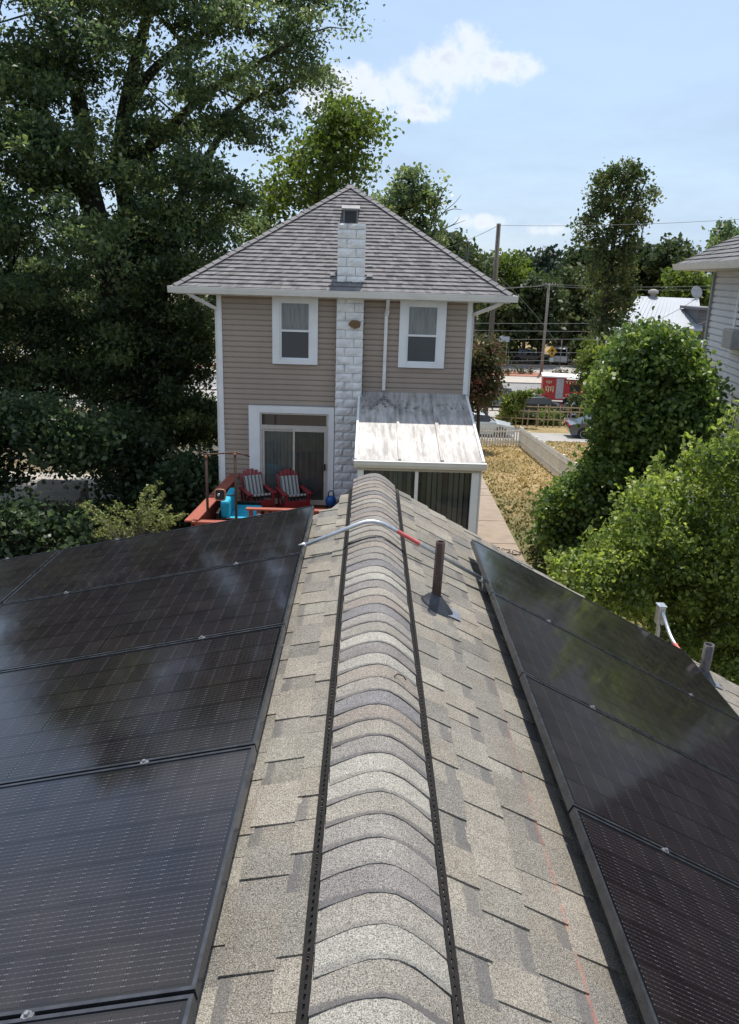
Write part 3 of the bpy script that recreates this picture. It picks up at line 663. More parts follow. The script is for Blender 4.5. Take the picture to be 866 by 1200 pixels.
for A, B, C_, D_, n_ in ((eFL, eFR, APF, APF, 27), (eBL, eFL, APF, APB, 25), (eFR, eBR, APB, APF, 25)):
    o = hip_shingles(A, B, C_, D_, n_ + 3, .115, r1).build('roof_shingles', 'roof_shingle_far', rf, fix=False); tag(o, kind='stuff')
for e, a in ((eFL, APF), (eFR, APF), (APF, APB)):
    k = 26
    for i in range(k if e is not APF else 10):
        kk = k if e is not APF else 10
        p, q = e.lerp(a, i / kk), e.lerp(a, (i + 1.15) / kk); d = (q - p).normalized(); sd_ = d.cross(Vector((0, 0, 1))).normalized()
        s = MB(); w = .13; lf = Vector((0, 0, .045)); hi = Vector((0, 0, .03))
        s.add([p - sd_ * w + Vector((0, 0, -.035)) + lf, p + lf + Vector((0, 0, .02)), p + sd_ * w + Vector((0, 0, -.035)) + lf, q - sd_ * w + Vector((0, 0, -.035)) + hi, q + hi + Vector((0, 0, .005)), q + sd_ * w + Vector((0, 0, -.035)) + hi,
               p - sd_ * w + Vector((0, 0, -.06)) + lf, p + lf, p + sd_ * w + Vector((0, 0, -.06)) + lf], [(0, 1, 4, 3), (1, 2, 5, 4), (6, 7, 1, 0), (7, 8, 2, 1)], .3 + .5 * r1.random())
        s.t[0] += .001
        s.build('hip_cap', 'roof_shingle_far', rf, fix=False)
s = MB(); s.box((EX0 + .03, EY + .03, H + EZ - .17), (EX1 - .03, 29.05, H + EZ - .14)); s.build('soffit', 'soffit', hs)
for p, q in (((EX0, EY), (EX1, EY)), ((EX0, 29.05), (EX0, EY)), ((EX1, EY), (EX1, 29.05))):
    p, q = Vector((p[0], p[1], H + EZ)), Vector((q[0], q[1], H + EZ)); d = (q - p).normalized(); n = Vector((d.y, -d.x, 0))
    prof = [(0, -.14), (.065, -.14), (.075, -.11), (.10, -.045), (.105, -.005), (.118, -.002), (.118, .006), (.0, .006)]
    ex = .117 if abs(d.x) > .5 else 0
    s = MB(); s.prism([p - d * ex + n * a + Vector((0, 0, b2)) for a, b2 in prof], (q - p) + d * 2 * ex); s.build('gutter', 'white_gutter', hs)
def spout(pts, w=.078, name='downspout', par=hs, mat='white_gutter'):
    s = MB()
    for a, b2 in zip(pts[:-1], pts[1:]): s.bar(a, b2, w, w)
    return s.build(name, mat, par)
spout([V(EX0 + .32, EY + .02, EZ - .14), V(EX0 + .42, EY + .1, EZ - .22), V(HX0 - .05, HY - .03, EZ - .50), V(HX0 - .05, HY - .03, GZ + .1)][:3])
spout([V(HX0 - .052, HY + .06, EZ - .46), V(HX0 - .052, HY + .06, GZ + .1)])
spout([V(EX1 - .22, EY + .06, EZ - .14), V(EX1 - .30, EY + .15, EZ - .22), V(HX1 + .06, HY + .12, EZ - .48), V(HX1 + .06, HY + .12, GZ + .1)])
cs = spout([V(.40, EY + .02, EZ - .14), V(.40, HY - .10, EZ - .42), V(.38, HY - .07, EZ - .55), V(.37, HY - .07, -2.74)])
for z in (-1.35, -1.38, -2.45):
    s = MB(); s.box((.33, HY - .11, H + z), (.42, HY - .02, H + z + .03)); s.build('strap', 'white_gutter', cs)

def window(par, x0, x1, z0, z1, y, trim, split=.5, up='curtain_pane', lo='screen_pane', fx=0.0):
    """z camera-relative; y = wall face"""
    s = MB(); yf = y - .105
    for a, c in (((x0, yf, z0), (x0 + trim, y + .02, z1)), ((x1 - trim, yf, z0), (x1, y + .02, z1)), ((x0 + trim, yf, z1 - trim * .55), (x1 - trim, y + .02, z1)), ((x0 + trim, yf - .015, z0), (x1 - trim, y + .02, z0 + trim * .6))):
        s.box((a[0], a[1], a[2] + H), (c[0], c[1], c[2] + H))
    w = s.build('window', 'white_trim', par)
    ix0, ix1, iz0, iz1 = x0 + trim, x1 - trim, z0 + trim * .6, z1 - trim * .55; zm = iz0 + (iz1 - iz0) * split; f = .045
    for (a0, a1, mat, yy) in ((zm - .02, iz1, up, y - .060), (iz0, zm + .02, lo, y - .042)):
        s = MB()
        for p, q in (((ix0, a0), (ix0 + f, a1)), ((ix1 - f, a0), (ix1, a1)), ((ix0 + f, a1 - f), (ix1 - f, a1)), ((ix0 + f, a0), (ix1 - f, a0 + f))):
            s.box((p[0], yy - .025, p[1] + H), (q[0], yy + .02, q[1] + H))
        s.build('sash', 'white_trim', w)
        s = MB(); s.box((ix0 + f, yy - .004, a0 + f + H), (ix1 - f, yy + .004, a1 - f + H)); s.build('pane', mat, w)
    return w
window(hs, -2.32, -1.23, -2.17, -.60, HY, .175)
window(hs, .70, 1.81, -2.17, -.60, HY, .175, .48)

# chimney of rock-faced blocks painted white
ch = MB(); CX0, CX1, CYF = -.785, -.135, 19.36
ch.box((CX0 + .02, CYF + .03, gz(HY) - .3), (CX1 - .02, HY + .30, H + 1.04)); chim = ch.build('chimney', 'mortar', hs); tag(chim, 'white painted rock-faced block chimney rising through the roof')
def block(x0, x1, z0, z1, par):
    s = MB(); nx, nz_ = 5, 3; d = .012; y = CYF; vs = []
    bmp = random.uniform(.003, .008)
    for j in range(nz_ + 1):
        for i in range(nx + 1):
            e = (i in (0, nx)) or (j in (0, nz_))
            vs.append((x0 + d / 2 + (x1 - x0 - d) * i / nx + (0 if e else random.uniform(-.012, .012)), y - (0.0 if e else bmp + random.uniform(.002, .022)), z0 + d / 2 + (z1 - z0 - d) * j / nz_ + (0 if e else random.uniform(-.01, .01))))
    N = len(vs); fs = [(j * (nx + 1) + i, j * (nx + 1) + i + 1, (j + 1) * (nx + 1) + i + 1, (j + 1) * (nx + 1) + i) for j in range(nz_) for i in range(nx)]
    bk = [(x0 + d / 2, y + .36, z0 + d / 2), (x1 - d / 2, y + .36, z0 + d / 2), (x1 - d / 2, y + .36, z1 - d / 2), (x0 + d / 2, y + .36, z1 - d / 2)]; c = [0, nx, N - 1, N - 1 - nx]
    fs += [(c[0], N, N + 1, c[1]), (c[1], N + 1, N + 2, c[2]), (c[2], N + 2, N + 3, c[3]), (c[3], N + 3, N, c[0])]
    # edges of the grid towards the sides
    s.add(vs + bk, [f for f in fs if len(set(f)) == 4][:nx * nz_])
    s.box((x0 + d / 2, y + .001, z0 + d / 2), (x1 - d / 2, y + .36, z1 - d / 2))
    s.build('block', 'chimney_paint', par, True if False else False, fix=False)
z = gz(HY) - .1; k = 0
while z < H + 1.0:
    z1 = min(z + .2055, H + 1.08)
    cut = CX0 + (.43 if k % 2 else .22)
    block(CX0, cut, z, z1, chim); block(cut, CX1, z, z1, chim); z = z1; k += 1
s = MB(); pts = [(-.50, -1.17), (-.42, -1.08), (-.28, -1.08), (-.20, -1.13), (-.22, -1.24), (-.34, -1.28), (-.46, -1.22)]
s.prism([V(a, CYF - .062, b2) for a, b2 in pts], (0, .05, 0)); s.build('bare_patch', 'chimney_bare', chim)
s = MB()
for z_ in np.arange(-3.0, -.7, .18): s.box((CX1 - .004, CYF + .10, H + z_), (CX1 + .018, CYF + .16, H + z_ + .04)); s.box((CX0 - .014, CYF + .10, H + z_), (CX0 + .004, CYF + .16, H + z_ + .04))
s.build('joint_stubs', 'dark_louver', chim)
for x in (CX0 - .10, CX1 + .10):
    for z_, yy in ((-.06, 19.52), (.16, 19.9)):
        s = MB(); s.box((x - .06, yy - .05, H + z_ - .03), (x + .06, yy + .05, H + z_ + .02)); s.build('mortar_lump', 'mortar', chim, bevel=.015)
# roof vent behind the chimney
rv = MB(); yb = 21.45; zb = EZ + (yb - EY) * .673
rv.box((-.73, yb, H + zb - .1), (-.37, yb + .5, H + zb + .36)); o = rv.build('roof_vent', 'hood_metal', hs)
s = MB(); s.box((-.70, yb - .012, H + zb + .02), (-.40, yb + .01, H + zb + .31)); s.build('louver', 'dark_louver', o)
s = MB(); s.prism([V(-.78, yb - .10, zb + .34), V(-.32, yb - .10, zb + .34), V(-.32, yb + .55, zb + .46), V(-.78, yb + .55, zb + .46)], (0, 0, .03)); s.build('hood', 'hood_metal', o)

# patio door
DX0, DX1, DZ0, DZ1 = -2.91, -.80, -5.70, -3.20
dr = thing('patio_door', 'sliding glass patio door with transom in wide white trim on the deck', 'door', V(-1.85, HY, DZ0))
s = MB(); yf = HY - .15; tw = .27
for a, c in (((DX0, DZ0), (DX0 + tw, DZ1)), ((DX1 - .14, DZ0), (DX1, DZ1)), ((DX0 + tw, DZ1 - .16), (DX1 - .14, DZ1))): s.box((a[0], yf, a[1] + H), (c[0], HY + .015, c[1] + H))
s.build('trim', 'white_trim', dr)
ix0, ix1, iz0, iz1 = DX0 + tw, DX1 - .14, DZ0, DZ1 - .16; zt = iz1 - .34
s = MB()
for a, c in (((ix0, iz0), (ix0 + .05, iz1)), ((ix1 - .05, iz0), (ix1, iz1)), ((ix0 + .05, iz1 - .04), (ix1 - .05, iz1)), ((ix0 + .05, zt - .07), (ix1 - .05, zt + .03)), ((ix0 + .05, iz0), (ix1 - .05, iz0 + .08))): s.box((a[0], yf + .02, a[1] + H), (c[0], HY, c[1] + H))
s.build('frame', 'beige_frame', dr)
s = MB(); s.box((ix0 + .05, yf + .04, zt + .03 + H), (ix1 - .05, yf + .05, iz1 - .04 + H)); s.build('transom_pane', 'dark_pane', dr)
xm = (ix0 + ix1) / 2
for i, (a, c, yy) in enumerate(((ix0 + .05, xm + .03, yf + .045), (xm - .03, ix1 - .05, yf + .015))):
    s = MB(); f = .06 if i == 0 else .05
    for p, q in (((a, iz0 + .08), (a + f, zt - .07)), ((c - f, iz0 + .08), (c, zt - .07)), ((a + f, zt - .07 - f), (c - f, zt - .07)), ((a + f, iz0 + .08), (c - f, iz0 + .08 + f))): s.box((p[0], yy, p[1] + H), (q[0], yy + .028, q[1] + H))
    sp = s.build('sliding_panel', 'beige_frame', dr)
    s = MB(); s.box((a + f, yy + .010, iz0 + .08 + f + H), (c - f, yy + .016, zt - .07 - f + H)); s.build('pane', 'pane_glass', sp)
s = MB(); s.box((ix1 - .095, yf - .03, H - 4.78), (ix1 - .06, yf + .014, H - 4.62)); s.build('handle', 'black_metal', dr)
x = ix0 + .07; i = 0
while x < ix1 - .08:
    w = .088; mt = 'blind_slat' if x < xm - .05 else 'blind_dark'
    s = MB(); s.box((x, HY - .050 + (.004 if i % 2 else 0), iz0 + .12 + H), (x + w - .006, HY - .044 + (.004 if i % 2 else 0), zt - .08 + H)); s.build('blind_slat', mt, dr); x += w; i += 1

# ------------------------------------------------------------------ sunroom
SX0, SX1, SY, SYT = -.16, 2.36, 16.12, 19.52
ZT, ZB = -2.86, -3.66
sr = thing('sunroom', 'white lean-to sunroom with stained panel roof and glass front against the tan house', 'sunroom', (1.1, 17.8, gz(17.8)))
def zroof(y): return ZB + (ZT - ZB) * (y - SY) / (SYT - SY)
bars = [SX0 - .04, .69, 1.57, SX1 + .06]
for i in range(3):
    s = MB(); x0, x1 = bars[i] + .012, bars[i + 1] - .012
    s.prism([V(x0, SY - .10, zroof(SY - .10)), V(x1, SY - .10, zroof(SY - .10)), V(x1, SYT, ZT), V(x0, SYT, ZT)], (0, 0, -.06)); s.build('roof_panel', 'dirty_white_panel', sr)
for i, x in enumerate(bars):
    w = (.05, .06, .075, .05)[i]; s = MB(); a, c = V(x, SY - .10, zroof(SY - .10) + .012), V(x, SYT, ZT + .012)
    if i == 1: c = a.lerp(c, 1)
    s.bar(a, c, w, .045); s.build('rafter_cap', 'white_trim' if i in (0, 3) else 'dirty_white_panel', sr)
s = MB(); s.box((SX0 - .06, SYT - .03, H + ZT - .02), (SX1 + .10, HY - .02, H + ZT + .075)); s.build('wall_flashing', 'dirty_white_panel', sr)
s = MB(); prof = [(0, .02), (-.11, .02), (-.11, .005), (-.10, 0), (-.095, -.06), (-.06, -.13), (0, -.13)]
s.prism([V(SX0 - .08, SY - .10 + a, ZB - .05 + b2) for a, b2 in prof], (SX1 - SX0 + .20, 0, 0)); s.build('gutter', 'white_gutter', sr)
s = MB(); s.box((SX0 - .02, SY - .06, H + ZB - .26), (SX1 + .02, SY + .08, H + ZB - .10)); s.build('header', 'beige_frame', sr)
gb = gz(SY)
posts = [(SX0, SX0 + .13), (1.02, 1.09), (SX1 - .16, SX1)]
for x0, x1 in posts:
    s = MB(); s.box((x0, SY - .055, gb), (x1, SY + .06, H + ZB - .26)); s.build('post', 'white_trim', sr)
s = MB(); s.box((SX1 + .012, SY - .02, gb), (SX1 + .05, SY + .10, H + ZB - .2)); s.build('downpipe', 'white_gutter', sr)
for (x0, x1) in ((SX0 + .13, 1.02), (1.09, SX1 - .16)):
    s = MB(); s.box((x0, SY - .005, gb + .55), (x1, SY + .005, H + ZB - .26)); s.build('pane', 'sunroom_glass', sr)
    s = MB(); s.box((x0, SY - .03, gb), (x1, SY + .05, gb + .55)); s.build('knee_wall', 'white_trim', sr)
for x in (SX0 + .02, SX1 - .05):
    s = MB(); s.box((x, SY + .06, gb), (x + .03, SYT, gb + .55)); s.build('side_wall', 'white_trim', sr); s = MB(); s.box((x + .01, SY + .06, gb + .55), (x + .018, SYT, H + ZB - .10)); s.build('side_pane', 'sunroom_glass', sr)
s = MB(); s.box((SX0 + .06, SY + .08, gb - .1), (SX1 - .06, SYT, gb + .45)); s.build('floor', 'interior_wall', sr)
x = SX0 + .15; i = 0
while x < SX1 - .2:
    if not (.92 < x < 1.10):
        s = MB(); a = random.uniform(-.3, .3); w = .085; z0 = gb + .75 if (x < 1.0 or i % 3) else gb + 1.1
        M_ = Matrix.Translation((x + w / 2, SY + .22, 0)) @ Matrix.Rotation(a, 4, 'Z')
        s.box((-w / 2, -.002, z0), (w / 2, .002, H + ZB - .27), M_); s.build('blind_slat', 'blind_slat' if i % 4 else 'blind_dark', sr)
    x += .098 if x < 1.05 else .115; i += 1

# ------------------------------------------------------------------ deck and what stands on it
DZ = H - 5.76
dk = thing('red_deck', 'red stained wooden deck with solid plank railing at the patio door', 'deck', (-2.3, 17.5, gz(17.5)))
y = 15.55; 
while y < 19.5:
    x0, x1 = (-3.55, -2.55) if y < 16.5 else (-3.55, -.25)
    s = MB(); s.box((x0, y, DZ - .04), (x1, y + .138, DZ - random.uniform(0, .003))); s.build('plank', 'red_deck', dk); y += .145
s = MB(); s.box((-3.5, 15.6, DZ - .25), (-2.6, 19.45, DZ - .045)); s.box((-2.6, 16.6, DZ - .25), (-.3, 19.45, DZ - .045)); s.build('joists', 'red_deck', dk)
for x, y in ((-3.45, 15.7), (-3.45, 17.6), (-2.65, 15.7), (-.4, 16.7), (-3.45, 19.3)):
    s = MB(); s.box((x - .05, y - .05, gz(y) - .1), (x + .05, y + .05, DZ - .25)); s.build('post', 'red_deck', dk)
RT = H - 4.97
def rx(y): return -3.27 + (y - 19.5) * .066
y = 15.62
while y < 19.42:                                 # left parapet: vertical planks
    s = MB(); e = min(y + .185, 19.45)
    s.prism([(rx(y) - .03, y, DZ - .2), (rx(e) - .03, e - .012, DZ - .2), (rx(e) - .03, e - .012, RT - .012), (rx(y) - .03, y, RT - .012)], (.028, 0, 0)); s.build('rail_plank', 'red_deck', dk); y += .19
s = MB(); s.prism([(rx(15.5) - .13, 15.5, RT - .01), (rx(15.5) + .13, 15.5, RT - .01), (rx(19.5) + .13, 19.5, RT - .01), (rx(19.5) - .13, 19.5, RT - .01)], (0, 0, .035)); s.build('cap_rail', 'red_deck', dk)
s = MB(); s.box((-3.5, 15.42, RT - .01), (-2.56, 15.58, RT + .025)); s.build('cap_rail', 'red_deck', dk)
s = MB(); s.box((-2.56, 16.47, RT - .02), (-.42, 16.62, RT + .015)); s.build('cap_rail', 'red_deck', dk)
for i in range(5):
    x = -3.45 + i * .18; s = MB(); s.box((x, 15.47, DZ - .2), (x + .165, 15.50, RT - .012)); s.build('rail_plank', 'red_deck', dk)
for i in range(12):
    x = -2.5 + i * .17; s = MB(); s.box((x, 16.52, DZ - .2), (x + .09, 16.55, RT - .022)); s.build('baluster', 'red_deck', dk)

def adirondack(x, y, rot, label):
    t = thing('deck_chair', label, 'chair', (x, y, DZ)); M0 = Matrix.Translation((x, y, DZ)) @ Matrix.Rotation(rot, 4, 'Z')
    def part(name, fn, mat='red_plastic', bevel=.006):
        s = MB(); fn(s); s.v = [M0 @ v for v in s.v]; return s.build(name, mat, t, bevel=bevel)
    # chair faces -y locally; back leans away
    for sx in (-1, 1):
        part('leg', lambda s: s.box((sx * .29 - .03, -.40, 0), (sx * .29 + .03, -.31, .55)))
        part('leg', lambda s: s.bar((sx * .25, -.36, .36), (sx * .25, .42, .03), .035, .09))
        part('arm', lambda s: s.prism([(sx * .24, -.43, .55), (sx * .38, -.43, .55), (sx * .36, .30, .57), (sx * .27, .30, .57)], (0, 0, .028)))
        part('arm_brace', lambda s: s.bar((sx * .30, .28, .56), (sx * .26, .30, .14), .04, .04))
    for i in range(5):
        part('seat_slat', lambda s: s.bar((-.27, -.36 + i * .1, .375 - i * .045), (.27, -.36 + i * .1, .375 - i * .045), .09, .022))
    part('front_apron', lambda s: s.box((-.27, -.405, .24), (.27, -.38, .365)))
    for i in range(6):
        xx = -.235 + i * .094; top = 1.0 - 1.9 * (xx * xx)
        part('back_slat', lambda s: s.bar((xx * .85, .12, .16), (xx * 1.05, .12 + (top - .16) * .42, top), .086, .02, (0, -1, .3)), bevel=.01)
    part('back_rail', lambda s: s.bar((-.28, .30, .52), (.28, .30, .52), .06, .03))
    return t, M0
for x, y, rot, lab, cl in ((-2.66, 18.92, R(28), 'red slatted deck chair beside the turquoise loveseat', 'grey striped cushion on the deck chair beside the turquoise loveseat'),
                           (-1.78, 18.98, R(24), 'red slatted deck chair in front of the patio door glass', 'grey striped cushion on the deck chair at the patio door')):
    t, M0 = adirondack(x, y, rot, lab)
    cu = thing('striped_cushion', cl, 'cushion', M0 @ Vector((0, 0, .38)), 'striped chair cushions'); cu.rotation_euler = (0, 0, rot)
    for nm, a, c, ang in (('seat_pad', (-.245, -.36, .0), (.245, .10, .06), 23), ('back_pad', (-.235, 0, 0), (.235, .66, .06), 0)):
        s = MB(); s.box(a, c); me = s.mesh(nm, 'striped_cloth')
        if nm == 'seat_pad': o = link(nm, me, cu, (0, -.01, -.01), (R(-20), 0, 0))
        else: o = link(nm, me, cu, (0, .10, -.14), (R(66), 0, 0))
        md = o.modifiers.new('bevel', 'BEVEL'); md.width = .022; md.segments = 3
lv = thing('loveseat', 'black framed outdoor loveseat with bright turquoise cushions along the deck railing', 'loveseat', (-2.85, 17.45, DZ))
def lbox(name, a, c, mat, bevel=.02):
    s = MB(); s.box(a, c); return s.build(name, mat, lv, bevel=bevel)
lbox('base', (-3.18, 16.75, DZ + .06), (-2.42, 18.15, DZ + .28), 'black_metal'); lbox('back_frame', (-3.26, 16.72, DZ + .06), (-3.185, 18.18, DZ + .62), 'black_metal')
for yy in (16.76, 18.10): lbox('arm_frame', (-3.18, yy - .03, DZ + .285), (-2.45, yy + .03, DZ + .50), 'black_metal', .01)
for i in range(2):
    lbox('seat_cushion', (-3.12, 16.80 + i * .64, DZ + .285), (-2.40, 17.42 + i * .64, DZ + .44), 'turquoise', .05)
    o = lbox('back_cushion', (-3.175, 16.82 + i * .64, DZ + .445), (-2.99, 17.40 + i * .64, DZ + .86), 'turquoise', .06)
for x in (-3.14, -2.46):
    for y in (16.80, 18.08): lbox('leg', (x - .03, y - .03, DZ), (x + .03, y + .03, DZ + .058), 'black_metal', .004)
pf = thing('pipe_frame', 'rusty pipe stand with two posts and crossbars at the deck corner', 'pipe frame', (-3.0, 15.9, DZ))
pA, pB = atY(242, 536, 15.9), atY(276, 533, 15.9)
for p in (pA, pB):
    s = MB(); s.tube([(p.x, p.y, DZ), (p.x, p.y, p.z)], .028, 10); s.build('post', 'brown_metal', pf, True)
    s = MB(); s.lathe((p.x, p.y, p.z - .005), [(0, .05), (.03, .05), (.034, .02), (.03, 0), (0, 0)], 12); s.build('cap', 'copper_rim', pf, True)
a, c, e = atY(231, 529, 15.9), atY(278, 530, 15.9), atY(293, 535, 15.9)
s = MB(); s.tube([a, pA + Vector((0, 0, .06)), c, e], .016, 8); s.build('crossbar', 'brown_metal', pf, True)
a, c = atY(240, 578, 15.9), atY(279, 581, 15.9); s = MB(); s.tube([a, c], .012, 8); s.build('crossbar', 'black_metal', pf, True)
ln = atY(258.5, 580, 15.84); lt = thing('lantern', 'small copper rimmed square lantern hanging on the pipe stand crossbar', 'lantern', ln)
s = MB(); n_ = 24; ring = []
for k in range(n_):
    a_ = 2 * math.pi * k / n_; cx_, sx_ = math.cos(a_), math.sin(a_); q = (abs(cx_) ** 5 + abs(sx_) ** 5) ** -.2; ring.append(Vector((ln.x + .105 * cx_ * q, ln.y, ln.z + .115 * sx_ * q)))
s.tube(ring + [ring[0]], .014, 6, False); s.build('rim', 'copper_rim', lt, True)
s = MB(); s.prism([r_ + Vector((0, .02, 0)) for r_ in ring], (0, .05, 0)); s.build('back', 'dark_louver', lt)
s = MB(); s.lathe((ln.x - .03, ln.y - .01, ln.z), [(0, .03), (.02, .022), (.028, 0), (.02, -.022), (0, -.03)], 10); s.build('bulb', 'lamp_clear', lt, True)
wc = atY(388.5, 580, 19.15); wc.z = DZ
cn = thing('watering_can', 'small blue canister with handle standing by the chimney on the deck', 'can', wc)
s = MB(); s.lathe(wc, [(0, .0), (.10, 0), (.115, .02), (.115, .16), (.105, .17)], 20); s.build('base', 'black_metal', cn, True)
s = MB(); s.lathe(wc, [(.105, .165), (.132, .19), (.135, .30), (.11, .37), (.05, .40), (0, .40)], 20); s.build('body', 'blue_plastic', cn, True)
s = MB(); s.tube([wc + Vector(v) for v in ((-.07, 0, .37), (-.07, 0, .48), (-.03, 0, .53), (.03, 0, .53), (.07, 0, .48), (.07, 0, .37))], .014, 8); s.build('handle', 'black_metal', cn, True)

# ------------------------------------------------------------------ beside the house: steps, air conditioner, hose
g0 = gz(21.2)
ac = thing('air_conditioner', 'black air conditioner unit with grey lid beside the garden path', 'air conditioner', (2.78, 21.2, g0))
s = MB(); s.box((2.42, 20.85, g0), (3.16, 21.55, g0 + .08)); s.build('pad', 'concrete', ac)
s = MB(); s.box((2.50, 20.92, g0 + .08), (3.08, 21.48, g0 + .72)); s.build('body', 'ac_black', ac, bevel=.03)
for i in range(9):
    s = MB(); z = g0 + .13 + i * .065; s.box((2.485, 20.905, z), (3.095, 21.495, z + .016)); s.build('louver', 'ac_black', ac)
s = MB(); s.box((2.47, 20.89, g0 + .72), (3.11, 21.51, g0 + .80)); s.build('lid', 'ac_grey', ac, bevel=.03)
st = thing('side_steps', 'weathered wooden side steps with white handrail beyond the air conditioner', 'steps', (2.8, 23.2, gz(23.2)))
for i in range(4):
    z = gz(23) + .25 + i * .2; s = MB(); s.box((2.42, 24.0 - i * .28, z - .04), (3.10, 24.3 - i * .28, z)); s.build('tread', 'weathered_wood', st)
for x in (2.52, 3.06):
    s = MB(); s.bar((x, 24.3, gz(23) + .1), (x, 23.0, gz(23) + .85), .04, .2); s.build('stringer', 'weathered_wood', st)
    for yy in (24.2, 23.55, 22.95):
        zb = gz(23); s = MB(); s.box((x - .045, yy - .045, zb - .2), (x + .045, yy + .045, zb + 1.75 - (yy - 22.95) * .5)); s.build('post', 'white_trim', st)
    s = MB(); s.bar((x, 24.25, gz(23) + 1.08), (x, 22.9, gz(23) + 1.78), .08, .05); s.build('handrail', 'white_trim', st)
s = MB(); pts = []
for k in range(56):
    a_ = k * .42; c = Vector((3.05 + k * .016, 19.35 - k * .012, 0)); p = c + Vector((.17 * math.cos(a_), .22 * math.sin(a_), 0)); p.z = gz(p.y) + .075 + .02 * math.sin(k * 1.3); pts.append(p)
s.tube(pts, .011, 6); tag(s.build('garden_hose', 'black_metal', None, True), 'loose loops of thin dark garden hose on the concrete path', 'hose')

# ------------------------------------------------------------------ fences
def picket_fence(a, c, label, gap, h=.95, w=.08, side=1, name='picket_fence'):
    a, c = Vector(a), Vector(c); L = (c - a).length; d = (c - a) / L; d2 = Vector((d.x, d.y, 0)).normalized(); n = Vector((d2.y, -d2.x, 0)) * side
    t = thing(name, label, 'fence', a)
    for k in (.22, .70):
        s = MB(); s.bar(a + Vector((0, 0, k * h / .95)), c + Vector((0, 0, k * h / .95)), .04, .085); s.build('rail', 'picket_white', t)
    m_ = max(2, int(L / 2.2) + 1)
    for i in range(m_):
        p = a.lerp(c, i / (m_ - 1)) - n * .075; s = MB(); s.box((p.x - .045, p.y - .045, p.z - .1), (p.x + .045, p.y + .045, p.z + h * .97)); s.build('post', 'picket_white', t)
    k = 0; x = w / 2
    while x < L:
        p = a + d * x + n * .032; hh = h * random.uniform(.97, 1.03); q = d2 * (w / 2)
        s = MB(); s.prism([p - q + Vector((0, 0, .05)), p + q + Vector((0, 0, .05)), p + q + Vector((0, 0, hh - .07)), p + Vector((0, 0, hh)), p - q + Vector((0, 0, hh - .07))], n * .02)
        s.build('picket', 'picket_white', t); x += gap
    return t
fc = ground_at(609, 523); f0 = ground_at(560, 524.0); fe = ground_at(663, 569); fe2 = fc.lerp(fe, 1.25); fe2.z = gz(fe2.y)
picket_fence(f0 - Vector((2.5, 0.2, 0)), fc, 'white picket fence at the end of the dry lawn before the silver car', .16, 1.15, .085)
picket_fence(fc, fe2, 'white picket fence running from the fence corner to the vine-covered bush', .215, 1.1, .085, 1)
l1, l0 = ground_at(262, 538), ground_at(168, 562)
picket_fence(l0, l1, 'cream picket fence in dappled light left of the tan house', .16, .95, .085)

# ------------------------------------------------------------------ foliage
def leaf_mesh(name, C, size, mat, up=.6, aspect=.62, tint=None, jit=.45, outward=None, hexa=False):
    N = len(C); C = np.asarray(C)
    n = rng.normal(size=(N, 3)); n[:, 2] += up
    if outward is not None: n += outward
    n /= np.linalg.norm(n, axis=1)[:, None]
    t = rng.normal(size=(N, 3)); t -= n * (t * n).sum(1)[:, None]; t /= np.linalg.norm(t, axis=1)[:, None]
    bb = np.cross(n, t); Ls = (size * (1 + jit * rng.uniform(-1, 1, N)))[:, None]; Wd = Ls * aspect
    K = 6 if hexa else 4; v = np.empty((N, K, 3)); W2 = bb * Wd * .5; fold = n * Ls * .10
    if hexa:
        droop = n * Ls * .10
        v[:, 0] = C - t * Ls * .5; v[:, 1] = C - t * Ls * .22 + W2 * .86 + fold; v[:, 2] = C + t * Ls * .16 + W2 * .92 + fold; v[:, 3] = C + t * Ls * .5 - droop; v[:, 4] = C + t * Ls * .16 - W2 * .92 + fold; v[:, 5] = C - t * Ls * .22 - W2 * .86 + fold
    else:
        v[:, 0] = C - t * Ls * .5; v[:, 1] = C + W2 + fold + t * Ls * .05; v[:, 2] = C + t * Ls * .5 - n * Ls * .06; v[:, 3] = C - W2 + fold + t * Ls * .05
    me = bpy.data.meshes.new(name); me.vertices.add(N * K); me.vertices.foreach_set('co', v.astype(np.float32).ravel())
    me.loops.add(N * K); me.loops.foreach_set('vertex_index', np.arange(N * K, dtype=np.int32))
    me.polygons.add(N); me.polygons.foreach_set('loop_start', np.arange(0, N * K, K, dtype=np.int32)); me.polygons.foreach_set('loop_total', np.full(N, K, dtype=np.int32))
    me.update(calc_edges=True); me.validate()
    at = me.attributes.new('tint', 'FLOAT', 'FACE'); tv = tint if tint is not None else rng.uniform(0, 1, N); at.data.foreach_set('value', np.clip(tv, 0, 1).astype(np.float32))
    me.materials.append(MATS[mat]); return me
def add_leaves(name, C, size, mat, parent, **k):
    off = np.array(wloc(parent)); me = leaf_mesh(name, np.asarray(C) - off, size, mat, **k); o = bpy.data.objects.new(name, me); COL.objects.link(o); o.parent = parent; return o
def in_poly(P, poly):
    x, y = P[:, 0], P[:, 1]; r = np.zeros(len(P), bool); n = len(poly)
    for i in range(n):
        x0, y0 = poly[i]; x1, y1 = poly[(i + 1) % n]
        c = ((y0 > y) != (y1 > y)) & (x < (x1 - x0) * (y - y0) / (y1 - y0 + 1e-9) + x0); r ^= c
    return r
